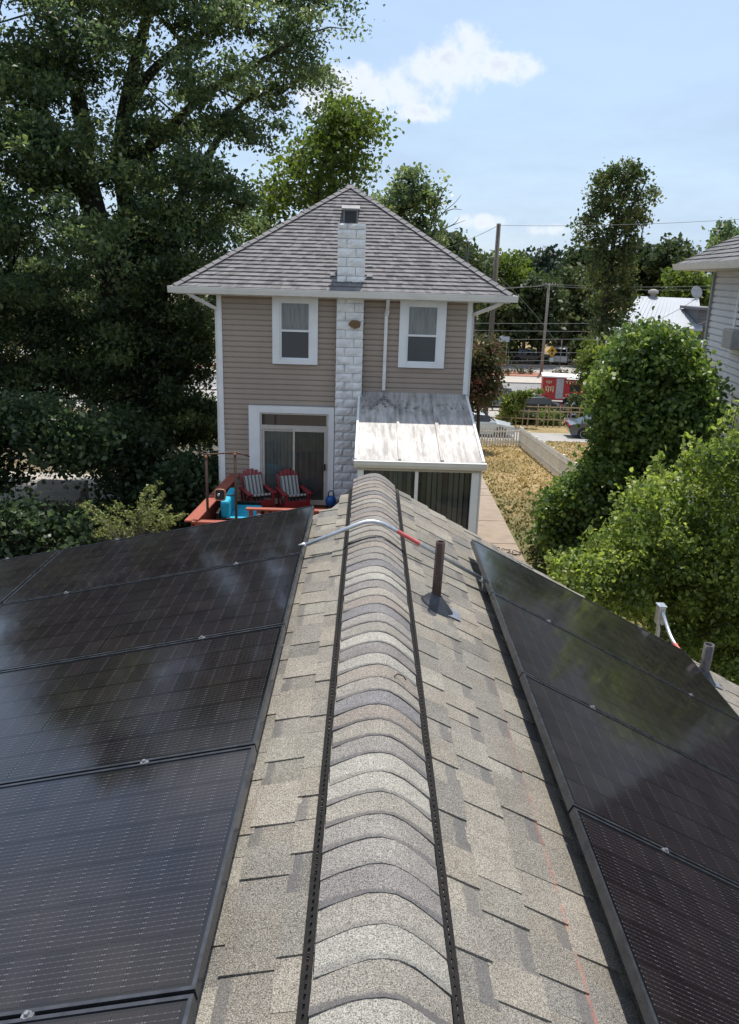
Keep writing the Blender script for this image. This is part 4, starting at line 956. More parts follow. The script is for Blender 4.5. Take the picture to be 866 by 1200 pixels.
def clumps_in(poly, n, ya, yb, gaps=(), pad=0):
    """clump centres: a crown outline seen from the roof, filled through the tree's own depth ya..yb"""
    out = []; poly = np.array(poly, float); lo, hi = poly.min(0), poly.max(0)
    while len(out) < n:
        P = rng.uniform(lo, hi, (n * 2, 2)); ok = in_poly(P, poly)
        for gx, gy, gr, gs in gaps: ok &= ~((((P[:, 0] - gx) ** 2 + (P[:, 1] - gy) ** 2) < gr * gr) & (rng.uniform(0, 1, len(P)) < gs))
        for p in P[ok]:
            Y = rng.uniform(ya, yb); r = ray(*p); r = r * Y / r[1]; out.append((r[0], r[1], r[2] + H))
            if len(out) >= n: break
    return np.array(out)
def scatter(centres, per, sig, flat=.6):
    k = len(centres); base = np.repeat(centres, per, 0); s = np.repeat(rng.uniform(.6, 1.35, k), per)[:, None]
    d = rng.normal(size=(k * per, 3)) * sig * s; d[:, 2] *= flat; tt = np.repeat(rng.normal(.45, .16, k), per) + rng.normal(0, .17, k * per)
    return base + d, tt
def limb(mb, pts, r0, r1, sub=4, jitter=.0):
    P = [Vector(p) for p in pts]; out = []; n = len(P)
    for i in range(n - 1):
        a, b2, c, e = P[max(i - 1, 0)], P[i], P[i + 1], P[min(i + 2, n - 1)]
        for k in range(sub):
            t = k / sub; out.append(.5 * ((2 * b2) + (c - a) * t + (2 * a - 5 * b2 + 4 * c - e) * t * t + (3 * b2 - a - 3 * c + e) * t ** 3))
    out.append(P[-1]); m_ = len(out)
    mb.tube(out, [r0 + (r1 - r0) * (i / (m_ - 1)) ** .8 for i in range(m_)], 9); return out
def twigs(mb, origin_pts, centres, r=.02, maxn=200):
    O = np.array([tuple(p) for p in origin_pts])
    for c in centres[:maxn]:
        i = int(np.argmin(((O - c) ** 2).sum(1) + 1.5 * np.maximum(0, O[:, 2] - c[2]))); a = Vector(O[i]); e = Vector(c); mid = a.lerp(e, .5) + Vector((random.uniform(-.3, .3), random.uniform(-.3, .3), .15)) * min(1, (e - a).length * .25)
        if (e - a).length > 5: continue
        mb.tube([a, mid, e], [r * 1.6, r, r * .35], 5)
def solve(px, py, Y): return atY(px, py, Y)

# the big oak left of the tan house
TY = 26.8
oak = thing('oak_tree', 'huge dark shade tree with ivy-clad forked trunk towering left of the tan house', 'tree', (solve(158, 600, TY).x, TY, gz(TY)))
tb = MB(); base = Vector((solve(160, 600, TY).x, TY, gz(TY) - .2)); op = []
op += limb(tb, [base, solve(158, 520, TY), solve(150, 420, TY), solve(135, 330, TY)], .62, .50)
op += limb(tb, [solve(140, 350, TY), solve(118, 270, TY), solve(102, 200, TY), solve(95, 130, TY), solve(80, 70, TY + .5), solve(55, 10, TY + 1), solve(30, -90, TY + 1)], .42, .12)
op += limb(tb, [solve(118, 275, TY), solve(88, 205, TY - .5), solve(55, 140, TY - 1), solve(20, 88, TY - 1.3), solve(-40, 40, TY - 1.5)], .30, .10)
op += limb(tb, [solve(140, 350, TY), solve(150, 260, TY + .6), solve(141, 185, TY + .8), solve(150, 110, TY + 1), solve(170, 30, TY + 1), solve(190, -80, TY + 1.2)], .38, .12)
op += limb(tb, [solve(150, 130, TY + 1), solve(172, 92, TY + .6), solve(205, 60, TY + .2), solve(250, 30, TY), solve(310, -20, TY)], .20, .06)
op += limb(tb, [solve(142, 190, TY + .8), solve(185, 165, TY + .4), solve(240, 110, TY), solve(300, 75, TY - .3), solve(360, 40, TY - .4)], .22, .05)
op += limb(tb, [solve(145, 330, TY + .4), solve(200, 250, TY + 1), solve(240, 190, TY + 1.3), solve(285, 120, TY + 1.5), solve(330, 110, TY + 2)], .24, .05)
op += limb(tb, [solve(100, 180, TY), solve(88, 120, TY + .3), solve(92, 40, TY + .6), solve(98, -60, TY + .8)], .14, .05)
op += limb(tb, [solve(150, 420, TY), solve(90, 380, TY - .6), solve(30, 330, TY - 1), solve(-40, 300, TY - 1.5)], .20, .06)
op += limb(tb, [solve(150, 430, TY), solve(200, 380, TY + .8), solve(245, 330, TY + 1.8)], .18, .05)
POLY = [(-190, -250), (320, -250), (420, -130), (438, -12), (428, 12), (412, 30), (405, 58), (392, 70), (398, 92), (372, 105), (380, 132), (362, 160), (338, 172), (334, 196), (316, 204), (322, 225), (300, 262), (262, 300), (214, 330), (222, 380), (250, 395), (252, 500), (180, 512), (90, 500), (40, 470), (-190, 470)]
GAPS = [(80, 25, 16, .9), (66, 125, 18, .95), (75, 138, 14, .95), (100, 55, 12, .8), (38, 120, 10, .7), (215, 110, 12, .8), (222, 128, 9, .8), (118, 175, 9, .8), (300, 100, 12, .8), (262, 85, 9, .7), (348, 120, 14, .7), (12, 100, 10, .8), (122, 60, 8, .7), (345, 205, 16, 1), (318, 240, 18, 1)]
def boughs(poly, n, ya, yb, k, rad, gaps=()):
    B = clumps_in(poly, n, ya, yb, gaps); sc_ = rng.uniform(.55, 1.35, n)
    d = rng.normal(size=(n, k, 3)) * np.array([rad, rad, rad * .38]) * sc_[:, None, None]
    d[:, :, 2] -= .16 * (d[:, :, 0] ** 2 + d[:, :, 1] ** 2) / rad       # boughs droop towards their tips
    tb_ = rng.normal(.0, .14, n)
    return (B[:, None, :] + d).reshape(-1, 3)
POLY = [(-190, -150), (240, -150), (350, -80), (402, -12), (396, 14), (380, 32), (374, 58), (364, 72), (368, 92), (346, 105), (352, 132), (336, 156), (316, 170), (312, 194), (298, 204), (304, 225), (286, 258), (252, 292), (206, 325), (222, 380), (250, 395), (252, 500), (180, 512), (90, 500), (40, 470), (-190, 470)]
cen = boughs(POLY, 205, TY - 3.0, TY + 3.4, 10, .62, GAPS)
cen = np.concatenate([cen, boughs([(-190, 330), (205, 345), (250, 410), (250, 505), (150, 525), (60, 505), (-190, 530)], 44, TY - 2.5, TY + 2, 9, .6), boughs([(170, 190), (290, 215), (300, 250), (255, 300), (212, 330), (232, 390), (246, 410), (246, 505), (150, 515), (150, 330)], 62, TY - 1.5, TY + 3, 10, .55), boughs([(-190, -40), (60, -40), (130, 120), (90, 330), (-190, 400)], 26, TY - 6, TY - 3.5, 9, .55)])
cen = cen[~((cen[:, 2] > H - .9) & (cen[:, 2] < H + 3.2) & (cen[:, 0] > -5.2 + np.maximum(0, cen[:, 2] - H + .5) * 1.25) & (cen[:, 1] > 18.4))]
twigs(tb, op, cen[rng.permutation(len(cen))], .022, 420)
tb.build('trunk', 'bark', oak, True)
C1, t1 = scatter(cen, 105, .30, .5)
add_leaves('crown', C1, .150, 'leaf_oak', oak, up=.7, tint=t1, aspect=.52)
ivy = []
for p in op:
    if p.z > H - 2 and p.z < H + 8:
        ivy += [np.array(p) + rng.normal(size=3) * (.30, .30, .25) for _ in range(26)]
add_leaves('ivy', ivy, .13, 'leaf_ivy', oak, up=.2)

def bush(name, label, cat, base, centres, per, sig, leaf, mat, group=None, up=.5, trunk=True, aspect=.7, part='foliage', trange=(.02, .07), ntw=60, tmul=1.0, bark='bark', hexa=False, tsd=0.0):
    t = thing(name, label, cat, base, group)
    if trunk:
        tb = MB(); c = Vector(centres.mean(0)); pts = []; b0 = Vector(base) - Vector((0, 0, .1))
        pts += limb(tb, [b0, b0.lerp(c, .5) + Vector((.1, 0, 0)), c, c + (c - b0) * .35], trange[1] * 2, trange[0])
        twigs(tb, pts, centres[rng.permutation(len(centres))], trange[0], ntw); tb.build('trunk', bark, t, True)
    C, tt = scatter(centres, per, sig, .75)
    add_leaves(part, C, leaf, mat, t, up=up, aspect=aspect, tint=tt * tmul + (rng.normal(0, tsd, len(tt)) if tsd else 0), hexa=hexa); return t
# understorey below the oak; leaf tint lowered to stand for its shade
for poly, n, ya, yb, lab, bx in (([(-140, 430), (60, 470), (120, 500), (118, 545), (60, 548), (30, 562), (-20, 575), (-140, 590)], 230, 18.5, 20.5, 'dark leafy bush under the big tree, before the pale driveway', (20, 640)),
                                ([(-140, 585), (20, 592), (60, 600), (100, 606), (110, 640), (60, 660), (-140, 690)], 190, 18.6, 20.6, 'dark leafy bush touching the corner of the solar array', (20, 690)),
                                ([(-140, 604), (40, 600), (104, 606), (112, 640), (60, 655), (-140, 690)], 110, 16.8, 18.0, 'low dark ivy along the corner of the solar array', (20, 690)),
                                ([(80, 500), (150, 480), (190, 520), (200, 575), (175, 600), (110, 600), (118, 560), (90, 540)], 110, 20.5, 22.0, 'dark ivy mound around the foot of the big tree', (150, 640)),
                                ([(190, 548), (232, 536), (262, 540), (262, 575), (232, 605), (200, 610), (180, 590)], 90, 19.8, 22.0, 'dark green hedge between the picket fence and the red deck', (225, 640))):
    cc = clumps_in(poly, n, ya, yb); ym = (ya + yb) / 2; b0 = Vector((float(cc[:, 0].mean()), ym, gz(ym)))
    bush('shaded_bush', lab, 'bush', b0, cc, 70, .26, .14, 'leaf_oak', 'dark bushes below the big tree', tmul=.55)
# pale sprig shrub at the panel edge
b0 = Vector((solve(165, 640, 15.5).x, 15.5, gz(15.5))); sh = thing('sprig_shrub', 'pale yellow-green shrub with feathery upright sprigs behind the solar array', 'shrub', b0)
tb = MB(); lc = []
tips = [(95, 588), (108, 604), (125, 598), (140, 592), (152, 600), (165, 588), (176, 570), (184, 562), (190, 575), (200, 592), (206, 598), (120, 620), (150, 615), (178, 605), (135, 610), (112, 622), (198, 610), (168, 600), (186, 590), (212, 606), (158, 618)]
for px, py in tips:
    for rep_ in range(2):
        e = solve(px + random.uniform(-6, 6), py + random.uniform(-3, 8), 15.5 + random.uniform(-.7, .7)); a = b0 + Vector((random.uniform(-.3, .3), random.uniform(-.2, .2), .8)); mid = a.lerp(e, .6) + Vector((0, 0, .35))
        P = bez(a, mid, e, 14); tb.tube(P, [.014 - .0008 * i for i in range(15)], 5)
        for p in P[6:]:
            lc += [np.array(p) + rng.normal(size=3) * .035 for _ in range(6)]
tb.build('stem', 'bark_grey', sh, True); add_leaves('foliage', lc, .075, 'leaf_sprig', sh, up=.7, aspect=.42)

# tree behind the house on the left of the peak, and the half-dead tree right of it
def tree(name, label, Y, stem, poly, n, per, sig, leaf, mat, thick, group=None, gaps=(), limbs=(), r0=.25, bark='bark', up=.5, ntw=120, aspect=.65, tmul=1.0, part='crown', bare=()):
    bx = solve(stem[0][0], stem[0][1], Y).x; t = thing(name, label, 'tree', (bx, Y, gz(Y)), group); tb = MB()
    pts = limb(tb, [Vector((bx, Y, gz(Y) - .3))] + [solve(px, py, Y) for px, py in stem], r0, r0 * .25)
    for l in limbs: pts += limb(tb, [solve(px, py, Y + random.uniform(-.5, .5)) for px, py in l], r0 * .4, r0 * .1)
    for l in bare: limb(tb, [solve(px, py, Y) for px, py in l], r0 * .22, r0 * .05)
    cc = clumps_in(poly, n, Y - thick, Y + thick, gaps); twigs(tb, pts, cc[rng.permutation(len(cc))], max(.02, r0 * .08), ntw)
    tb.build('trunk', bark, t, True); C, tt = scatter(cc, per, sig, .7); add_leaves(part, C, leaf, mat, t, up=up, tint=tt * tmul, aspect=aspect); return t
tree('leafy_tree', 'sunlit yellow-green tree behind the left slope of the tan house roof', 36, [(372, 340), (372, 260), (378, 200), (392, 150)],
     [(318, 215), (345, 180), (365, 150), (392, 112), (412, 122), (420, 138), (440, 136), (444, 160), (425, 172), (428, 195), (412, 212), (418, 228), (395, 240), (330, 300), (285, 310), (300, 265)], 170, 62, .42, .21, 'leaf_light', 2.2,
     gaps=[(350, 250, 14, .9), (395, 205, 10, .8), (330, 255, 10, .9), (375, 180, 8, .7)], limbs=[[(374, 230), (345, 215), (325, 230)], [(376, 200), (400, 170), (432, 150)]], r0=.16, tmul=.75)
tree('half_dead_tree', 'thin half-dead tree with bare twigs right of the tan house roof peak', 44, [(500, 360), (502, 280), (490, 240), (482, 205)],
     [(462, 214), (478, 200), (494, 200), (500, 225), (512, 215), (526, 212), (528, 226), (512, 238), (508, 262), (516, 280), (500, 292), (470, 262), (444, 248), (436, 236), (452, 232)], 78, 52, .34, .23, 'leaf_oak', 1.3,
     gaps=[(494, 258, 7, .9), (508, 232, 5, .7)], limbs=[[(500, 300), (505, 262), (515, 232), (525, 215)]], r0=.16, tmul=1.15,
     bare=[[(504, 268), (518, 250), (532, 238), (540, 228)], [(506, 275), (525, 266), (545, 258)], [(518, 250), (530, 245), (541, 246)], [(507, 255), (516, 232), (518, 226)], [(520, 268), (532, 262), (538, 254)]], bark='bark_grey')
# tall ivy-clad tree across the road
tree('ivy_column_tree', 'tall narrow tree wrapped in dark ivy standing left of the white roof', 66, [(703, 430), (706, 380), (714, 320), (722, 260), (735, 215)],
     [(688, 395), (690, 350), (698, 300), (690, 285), (672, 290), (668, 275), (672, 262), (690, 248), (692, 226), (702, 205), (722, 198), (733, 187), (752, 200), (766, 226), (770, 240), (757, 258), (744, 262), (746, 285), (740, 310), (742, 350), (736, 372), (726, 398)], 250, 52, .36, .27, 'leaf_ivy', 1.5,
     gaps=[(712, 252, 7, .9), (703, 262, 6, .9), (745, 268, 6, .8)], limbs=[[(714, 300), (695, 270), (680, 262)], [(722, 262), (716, 235), (705, 215)], [(726, 258), (745, 235), (755, 215)]], r0=.42,
     bare=[[(736, 300), (748, 288), (753, 268), (757, 260)]], tmul=1.05)

# crape myrtle by the picket fence
cm = clumps_in([(546, 402), (566, 398), (582, 402), (588, 425), (582, 448), (580, 464), (566, 476), (550, 484), (535, 480), (530, 420)], 150, 41.3, 43.4)
bush('crape_myrtle', 'dark shrub tree with reddish brown blossom tops beside the tan house corner', 'tree', (solve(560, 500, 42.3).x, 42.3, gz(42.3)), cm, 62, .26, .17, 'leaf_myrtle', up=.4)
# vine-covered bush and the yellow-green shrub
vp = [(638, 640), (630, 612), (642, 582), (668, 566), (694, 544), (704, 505), (694, 470), (703, 436), (716, 410), (738, 391), (756, 384), (784, 391), (808, 402), (824, 432), (836, 462), (838, 490), (826, 512), (800, 530), (780, 560), (790, 620), (730, 690), (660, 680)]
vc = clumps_in(vp, 1250, 17.2, 20.2)
bush('vine_bush', 'tall vine-smothered bush with broad glossy leaves beside the white picket fence', 'bush', (solve(730, 620, 19).x, 19, gz(19)), vc, 78, .16, .100, 'leaf_vine', up=.6, aspect=.85, trange=(.03, .10), ntw=20, hexa=True, tsd=.22)
sp = [(646, 674), (668, 654), (704, 648), (720, 622), (732, 592), (754, 574), (774, 560), (796, 550), (820, 536), (850, 530), (872, 516), (930, 500), (1010, 520), (1010, 900), (900, 880), (820, 770), (740, 720), (680, 690)]
sc = clumps_in(sp, 1300, 9.6, 12.2)
bush('leafy_shrub', 'large sunlit yellow-green shrub overhanging the roof edge by the short vent pipe', 'shrub', (6.2, 11, gz(11)), sc, 92, .12, .062, 'leaf_shrub', up=.4, aspect=.62, trange=(.02, .08), ntw=25, hexa=True, tsd=.24)
def shoots(owner, centres, n, length, leaf, mat, per):
    # young shoots standing out of the outermost clumps
    c = centres; key = c[:, 2] * 1.0 - c[:, 1] * .55; idx = np.argsort(-key)[:int(len(c) * .5)]; idx = rng.choice(idx, n, replace=False); tb = MB(); lc = []
    for i in idx:
        a = Vector(c[i]); d = Vector((random.uniform(-.7, .7), random.uniform(-.7, .3), random.uniform(.3, 1))).normalized() * length * random.uniform(.5, 1.3)
        P = bez(a, a + d * .6 + Vector((0, 0, .05)), a + d + Vector((0, 0, -.12 * length)), 8); tb.tube(P, .004, 4)
        for p in P[2:]: lc += [np.array(p) + rng.normal(size=3) * leaf * .45 for _ in range(per)]
    tag(tb.build('shoot_stems', 'bark_grey', owner, True), kind='stuff'); tag(add_leaves('shoots', lc, leaf, mat, owner, up=.5, tint=rng.uniform(.35, 1, len(lc)), hexa=True, jit=.55), kind='stuff')
shoots(bpy.data.objects['vine_bush'], vc, 170, .46, .09, 'leaf_vine', 5); shoots(bpy.data.objects['leafy_shrub'], sc, 260, .36, .060, 'leaf_shrub', 4)
# sprays sticking up out of it
sf = [(835, 512, 852, 484), (800, 535, 806, 520), (700, 640, 690, 622), (744, 585, 738, 562), (650, 660, 640, 648), (768, 548, 770, 534), (856, 500, 866, 470)]
tb = MB(); lc = []
for a0, b1, c0, d0 in sf:
    P = bez(solve(a0, b1 + 25, 10.4), solve(a0, b1, 10.3), solve(c0, d0, 10.3), 10); tb.tube(P, .006, 5); lc += [np.array(p) + rng.normal(size=3) * .05 for p in P for _ in range(7)]
par = bpy.data.objects['leafy_shrub']; tag(tb.build('spray_stem', 'bark_grey', par, True), kind='stuff'); tag(add_leaves('spray', lc, .09, 'leaf_shrub', par, up=.5, tint=rng.uniform(.45, 1, len(lc))), kind='stuff')

# trees beyond the road, one by one
def lump(x0, x1, y0, y1, k=11, rag=.16):
    cx_, cy_, a, b2 = (x0 + x1) / 2, (y0 + y1) / 2, (x1 - x0) / 2, (y1 - y0) / 2
    return [(cx_ + a * math.cos(t) * (1 + random.uniform(-rag, rag)), cy_ + b2 * math.sin(t) * (1 + random.uniform(-rag, rag))) for t in [2 * math.pi * i / k for i in range(k)]]
FT = [  # px box, Y, material, label, n, tmul
    ((556, 620, 300, 372), 104, 'leaf_light', 'yellow-green tree behind the thick leaning utility pole', 90, .75),
    ((596, 664, 326, 404), 101, 'leaf_far', 'round green tree behind the slim utility pole', 120, .9),
    ((556, 612, 352, 410), 99, 'leaf_far', 'low green tree over the grey road sign', 80, 1.0),
    ((618, 650, 290, 372), 112, 'leaf_conifer', 'dark pointed conifer rising behind the slim utility pole', 90, 1.0),
    ((600, 632, 303, 350), 122, 'leaf_far', 'grey-green tree left of the dark conifer', 60, .8),
    ((644, 700, 316, 400), 108, 'leaf_far', 'green tree between the slim pole and the ivy-clad tree', 120, .85),
    ((655, 712, 292, 350), 135, 'leaf_far', 'distant hazy tree behind the ivy-clad tree', 70, .7),
    ((736, 776, 290, 352), 128, 'leaf_far', 'tall green tree right of the ivy-clad tree', 80, .75),
    ((762, 806, 282, 352), 122, 'leaf_far', 'tall dark green tree behind the white roof', 110, .7),
    ((792, 826, 300, 352), 118, 'leaf_far', 'green tree behind the satellite dish', 70, .8),
    ((778, 838, 318, 366), 100, 'leaf_light', 'yellow-green bushy tree beside the grey siding house', 90, .85),
    ((838, 876, 262, 330), 70, 'leaf_oak', 'dark tree top showing over the grey siding house roof', 60, 1.0),
    ((540, 572, 292, 352), 92, 'leaf_far', 'green tree behind the dark stub post', 60, .9),
    ((500, 552, 272, 340), 98, 'leaf_far', 'green tree behind the right roof slope of the tan house', 70, .9),
    ((200, 300, 320, 420), 110, 'leaf_far', 'distant green tree seen under the big oak', 90, .8),
    ((60, 200, 330, 440), 112, 'leaf_far', 'distant broad tree seen through the oak', 100, .8),
    ((-120, 60, 300, 440), 110, 'leaf_far', 'distant broad tree beyond the oak and driveway', 110, .8)]
for (x0, x1, y0, y1), Y, mat, lab, n_, tm in FT:
    pl = lump(x0, x1, y0, y1); xc = (x0 + x1) / 2
    if mat == 'leaf_conifer': pl = [(634, 284), (640, 292), (646, 300), (648, 322), (656, 345), (652, 385), (618, 385), (616, 345), (622, 322), (624, 300), (628, 298)]
    tree('street_tree', lab, Y, [(xc, y1 + 18), (xc + random.uniform(-3, 3), (y0 + y1) / 2)], pl, n_, 48, (.010 * Y) * .62, .0062 * Y, mat, 3.5, 'trees beyond the road', r0=.32, ntw=25, tmul=tm)
for x0, x1, y0, y1, Y, lab, mat in ((678, 712, 398, 440, 95, 'low yellow-green bush on the median at the vine bush edge', 'leaf_light'), (555, 600, 405, 432, 100, 'dark low bush at the far kerb by the grey sign', 'leaf_oak'), (668, 692, 398, 418, 99, 'small round bush before the brick building', 'leaf_far')):
    cc = clumps_in(lump(x0, x1, y0, y1), 60, Y - 1.2, Y + 1.2); bush('roadside_bush', lab, 'bush', (float(cc[:, 0].mean()), Y, gz(Y)), cc, 50, .32, .34, mat, 'bushes along the far road', ntw=10)
cc = clumps_in(lump(683, 712, 405, 470), 110, 58.5, 60.5); bush('roadside_bush', 'yellow-green bush with orange tips next to the red trailer', 'bush', (float(cc[:, 0].mean()), 59.5, gz(59.5)), cc, 52, .3, .24, 'leaf_light', 'bushes along the far road', ntw=10, tmul=1.2)
wood = []
for x in np.arange(-150, 170, 2.6):
    for _ in range(3): wood.append((x + rng.uniform(-2, 2), rng.uniform(140, 165), -4 + rng.uniform(1, 11)))
C, tt = scatter(np.array(wood), 70, 1.5, .8); me = leaf_mesh('far_woods', C, 1.0, 'leaf_far', tint=tt * .7); o = bpy.data.objects.new('far_woods', me); COL.objects.link(o)
tag(o, 'far belt of mixed green woodland closing the view behind the street', 'woods', kind='stuff')
# garden strip behind the alley
for i, (x0, x1, y0, y1, mat, lab) in enumerate(((584, 606, 478, 500, 'leaf_light', 'pale green garden bush left of the wooden trellis'), (604, 622, 484, 500, 'leaf_far', 'small weedy bush under the wooden trellis'), (628, 660, 480, 502, 'leaf_vine', 'dark green garden bush behind the grey car'), (612, 634, 488, 502, 'leaf_ivy', 'brownish garden weeds between two bushes'), (662, 700, 464, 486, 'leaf_far', 'green climbing plant on the garden fence end'))):
    cc = clumps_in(lump(x0, x1, y0, y1), 34, 54.6, 56.2); bush('garden_bush', lab, 'bush', (float(cc[:, 0].mean()), 55.4, gz(55.4)), cc, 48, .17, .17, mat, 'garden bushes along the alley', ntw=8)
# dry lawn: blades
bl = []
for _ in range(46000):
    x, y = rng.uniform(2.6, 26), 12 + 35 * rng.uniform(0, 1) ** 1.25
    if pr(y) - 1.30 < x < pr(y) + .02 and y < 35.6: continue
    bl.append((x, y, gz(y) + .03))
bl = np.array(bl); tn = .62 - .55 * np.clip((30 - bl[:, 1]) / 12, -.2, .62) + .3 * np.sin(bl[:, 0] * 1.1 + .6 * bl[:, 1]) * np.cos(bl[:, 1] * .53 + bl[:, 0] * .4) + rng.normal(0, .18, len(bl)) - .3 * np.clip(1 - (bl[:, 0] - pr(bl[:, 1])) / .7, 0, 1)
me = leaf_mesh('lawn_grass', bl, .14, 'grass_blade', up=-.3, aspect=.35, tint=tn); o = bpy.data.objects.new('lawn_grass', me); COL.objects.link(o); tag(o, 'dry straw-coloured lawn grass between the path and the fences', 'grass', kind='stuff')

# ------------------------------------------------------------------ vehicles
def car(label, x, y, rot, mat, kind='sedan', name='parked_car', group='parked cars'):
    z0 = gz(y) + .012; t = thing(name, label, 'car' if kind != 'van' else 'van', (x, y, z0), group); t.rotation_euler = (0, 0, rot)
    if kind == 'sedan':   # profile: x forward, z; lower body then cabin
        low = [(-2.30, .45), (-2.33, .62), (-2.28, .86), (-2.10, .93), (-1.55, .97), (-.6, .95), (.75, .93), (1.45, .86), (2.05, .74), (2.28, .62), (2.33, .45), (2.2, .24), (-2.2, .26)]
        cab = [(-1.72, .95), (-1.05, 1.33), (-.55, 1.44), (.05, 1.45), (.45, 1.38), (1.22, .92)]
        wb, wr, W, CWd = (-1.40, 1.42), .33, .90, .62
    elif kind == 'suv':
        low = [(-2.30, .45), (-2.35, .70), (-2.30, 1.0), (-2.2, 1.08), (.95, 1.06), (1.6, 1.0), (2.2, .88), (2.36, .66), (2.36, .42), (2.2, .28), (-2.2, .28)]
        cab = [(-2.24, 1.07), (-2.0, 1.62), (-1.5, 1.72), (0.2, 1.72), (.55, 1.62), (1.15, 1.05)]
        wb, wr, W, CWd = (-1.40, 1.42), .37, .94, .72
    else:
        low = [(-2.5, .42), (-2.52, 1.1), (1.3, 1.1), (2.0, 1.05), (2.42, .9), (2.5, .45), (2.3, .3), (-2.3, .3)]
        cab = [(-2.5, 1.1), (-2.42, 2.0), (-2.2, 2.1), (.9, 2.1), (1.15, 2.0), (1.75, 1.08)]
        wb, wr, W, CWd = (-1.55, 1.6), .36, .96, .84
    def local(s, nm, m_, par=t, bevel=0, smooth=False):
        o = bpy.data.objects.new(nm, s.mesh(nm, m_)); COL.objects.link(o); o.parent = par
        if bevel: md = o.modifiers.new('bevel', 'BEVEL'); md.width = bevel; md.segments = 3; md.limit_method = 'ANGLE'; md.angle_limit = R(25)
        if smooth: o.data.polygons.foreach_set('use_smooth', [True] * len(o.data.polygons))
        return o
    s = MB(); N = len(low); rings = [(-W, .86), (-W - .0, .0), (W, .0), (W, .86)]
    secs = [(-W + .05, .95), (-W, 1.0), (W, 1.0), (W - .05, .95)]; vs = []
    cz = .62
    for yy, k in secs: vs += [(px * (.985 if k < 1 else 1), yy, cz + (pz - cz) * k) for px, pz in low]
    fs = [tuple(range(N)), tuple(range(3 * N, 4 * N))[::-1]] + [(i * N + j, i * N + (j + 1) % N, (i + 1) * N + (j + 1) % N, (i + 1) * N + j) for i in range(3) for j in range(N)]
    s.add(vs, fs); body = local(s, 'body', mat, bevel=.05)
    s = MB(); M_ = len(cab); vs = []
    for sgn in (-1, 1):
        vs += [(px, sgn * (W - .07 - (W - .07 - CWd) * (pz - cab[0][1]) / (1.45 - .95) if kind == 'sedan' else sgn * 0 + (W - .06 - (W - .06 - CWd) * (pz - cab[0][1]) / (cab[2][1] - cab[0][1]))), pz) for px, pz in cab]
    vs = [(a, (1 if i >= M_ else -1) * abs(b2), c) for i, (a, b2, c) in enumerate(vs)]
    s.add(vs, [tuple(range(M_)), tuple(range(M_, 2 * M_))[::-1]] + [(j, (j + 1) % M_, (j + 1) % M_ + M_, j + M_) for j in range(M_)]); local(s, 'cabin', mat, bevel=.03)
    # glass: windscreen, rear window, side windows laid just proud of the cabin
    def pane(i, j, nm):
        a, b2, c, e = [Vector(vs[k]) for k in (i, j, j + M_, i + M_)]; n = (b2 - a).cross(e - a).normalized(); ctr = (a + b2 + c + e) / 4
        if (ctr - Vector((0, 0, 1.0))).dot(n) < 0: n = -n
        q = [p.lerp(ctr, .10) + n * .008 for p in (a, b2, c, e)]; s = MB(); s.sheet(q); local(s, nm, 'car_glass')
    pane(0, 1, 'rear_window'); pane(M_ - 2, M_ - 1, 'windscreen')
    for o_ in (0, M_):
        P = [Vector(vs[k + o_]) for k in range(M_)]; n = Vector((0, -1 if o_ == 0 else 1, .35)).normalized(); ctr = sum(P, Vector()) / M_
        xs_ = sorted(p.x for p in P); zb_, zt_ = P[0].z + .04, max(p.z for p in P) - .07
        for (xa, xb_) in ((xs_[0] + .62, (xs_[0] + xs_[-1]) / 2 - .04), ((xs_[0] + xs_[-1]) / 2 + .04, xs_[-1] - .42)):
            def yat(z): return (W - .07 - (W - .07 - CWd) * (z - P[0].z) / (max(p.z for p in P) - P[0].z)) * (-1 if o_ == 0 else 1)
            sl = .30; q = [Vector((xa - (0.0 if xa > 0 else .12), yat(zb_), zb_)), Vector((xb_ + (.12 if xa > -.3 else 0), yat(zb_), zb_)), Vector((xb_ - (.18 if xb_ > .3 else 0), yat(zt_), zt_)), Vector((xa + (.14 if xa < -.4 else 0), yat(zt_), zt_))]
            s = MB(); s.sheet([p + n * .012 for p in q]); local(s, 'side_window', 'car_glass')
    for wx in wb:
        for sy in (-1, 1):
            ax = Matrix.Translation((wx, sy * (W - .10), wr)) @ Matrix.Rotation(R(90) * -sy, 4, 'X'); s = MB()
            s.lathe(None, [(wr - .09, .11), (wr - .02, .115), (wr, .09), (wr, -.08), (wr - .03, -.1)], 20, ax); w = local(s, 'wheel', 'tyre', smooth=True)
            s = MB(); s.lathe(None, [(0, .085), (.05, .095), (wr - .12, .10), (wr - .085, .112)], 20, ax); local(s, 'rim', 'rim', w, smooth=True)
            s = MB(); s.lathe((0, 0, 0), [(wr + .07, .0), (.0, .0)], 20, Matrix.Translation((wx, sy * (W + .004), wr + .01)) @ Matrix.Rotation(R(90), 4, 'X')); local(s, 'wheel_arch', 'tyre')
    for sy in (-1, 1):
        s = MB(); s.box((-2.345, sy * .60 - .19, .70), (-2.15, sy * .60 + .27 * 1 if sy > 0 else sy * .60 + .19, .86)) if kind == 'sedan' else s.box((-2.36, sy * .72 - .12, .75), (-2.2, sy * .72 + .12, 1.0)); local(s, 'tail_light', 'tail_red', bevel=.02)
        s = MB(); s.box((2.05, sy * .66 - .2, .60), (2.27, sy * .66 + .2, .72)); local(s, 'headlight', 'lamp_clear', bevel=.03)
        s = MB(); s.box((.72, sy * (W + .09) - .09, .95), (.86, sy * (W + .09) + .09, 1.07)); local(s, 'mirror', mat, bevel=.03)
    return t
g1 = ground_at(582, 512); car('pale silver blue sedan parked beyond the white picket fence', 6.75, 49.1, R(0), 'car_silver')
car('dark grey sedan with red tail light parked in the alley beside the bush', 14.95, 49.6, R(-4), 'car_grey')
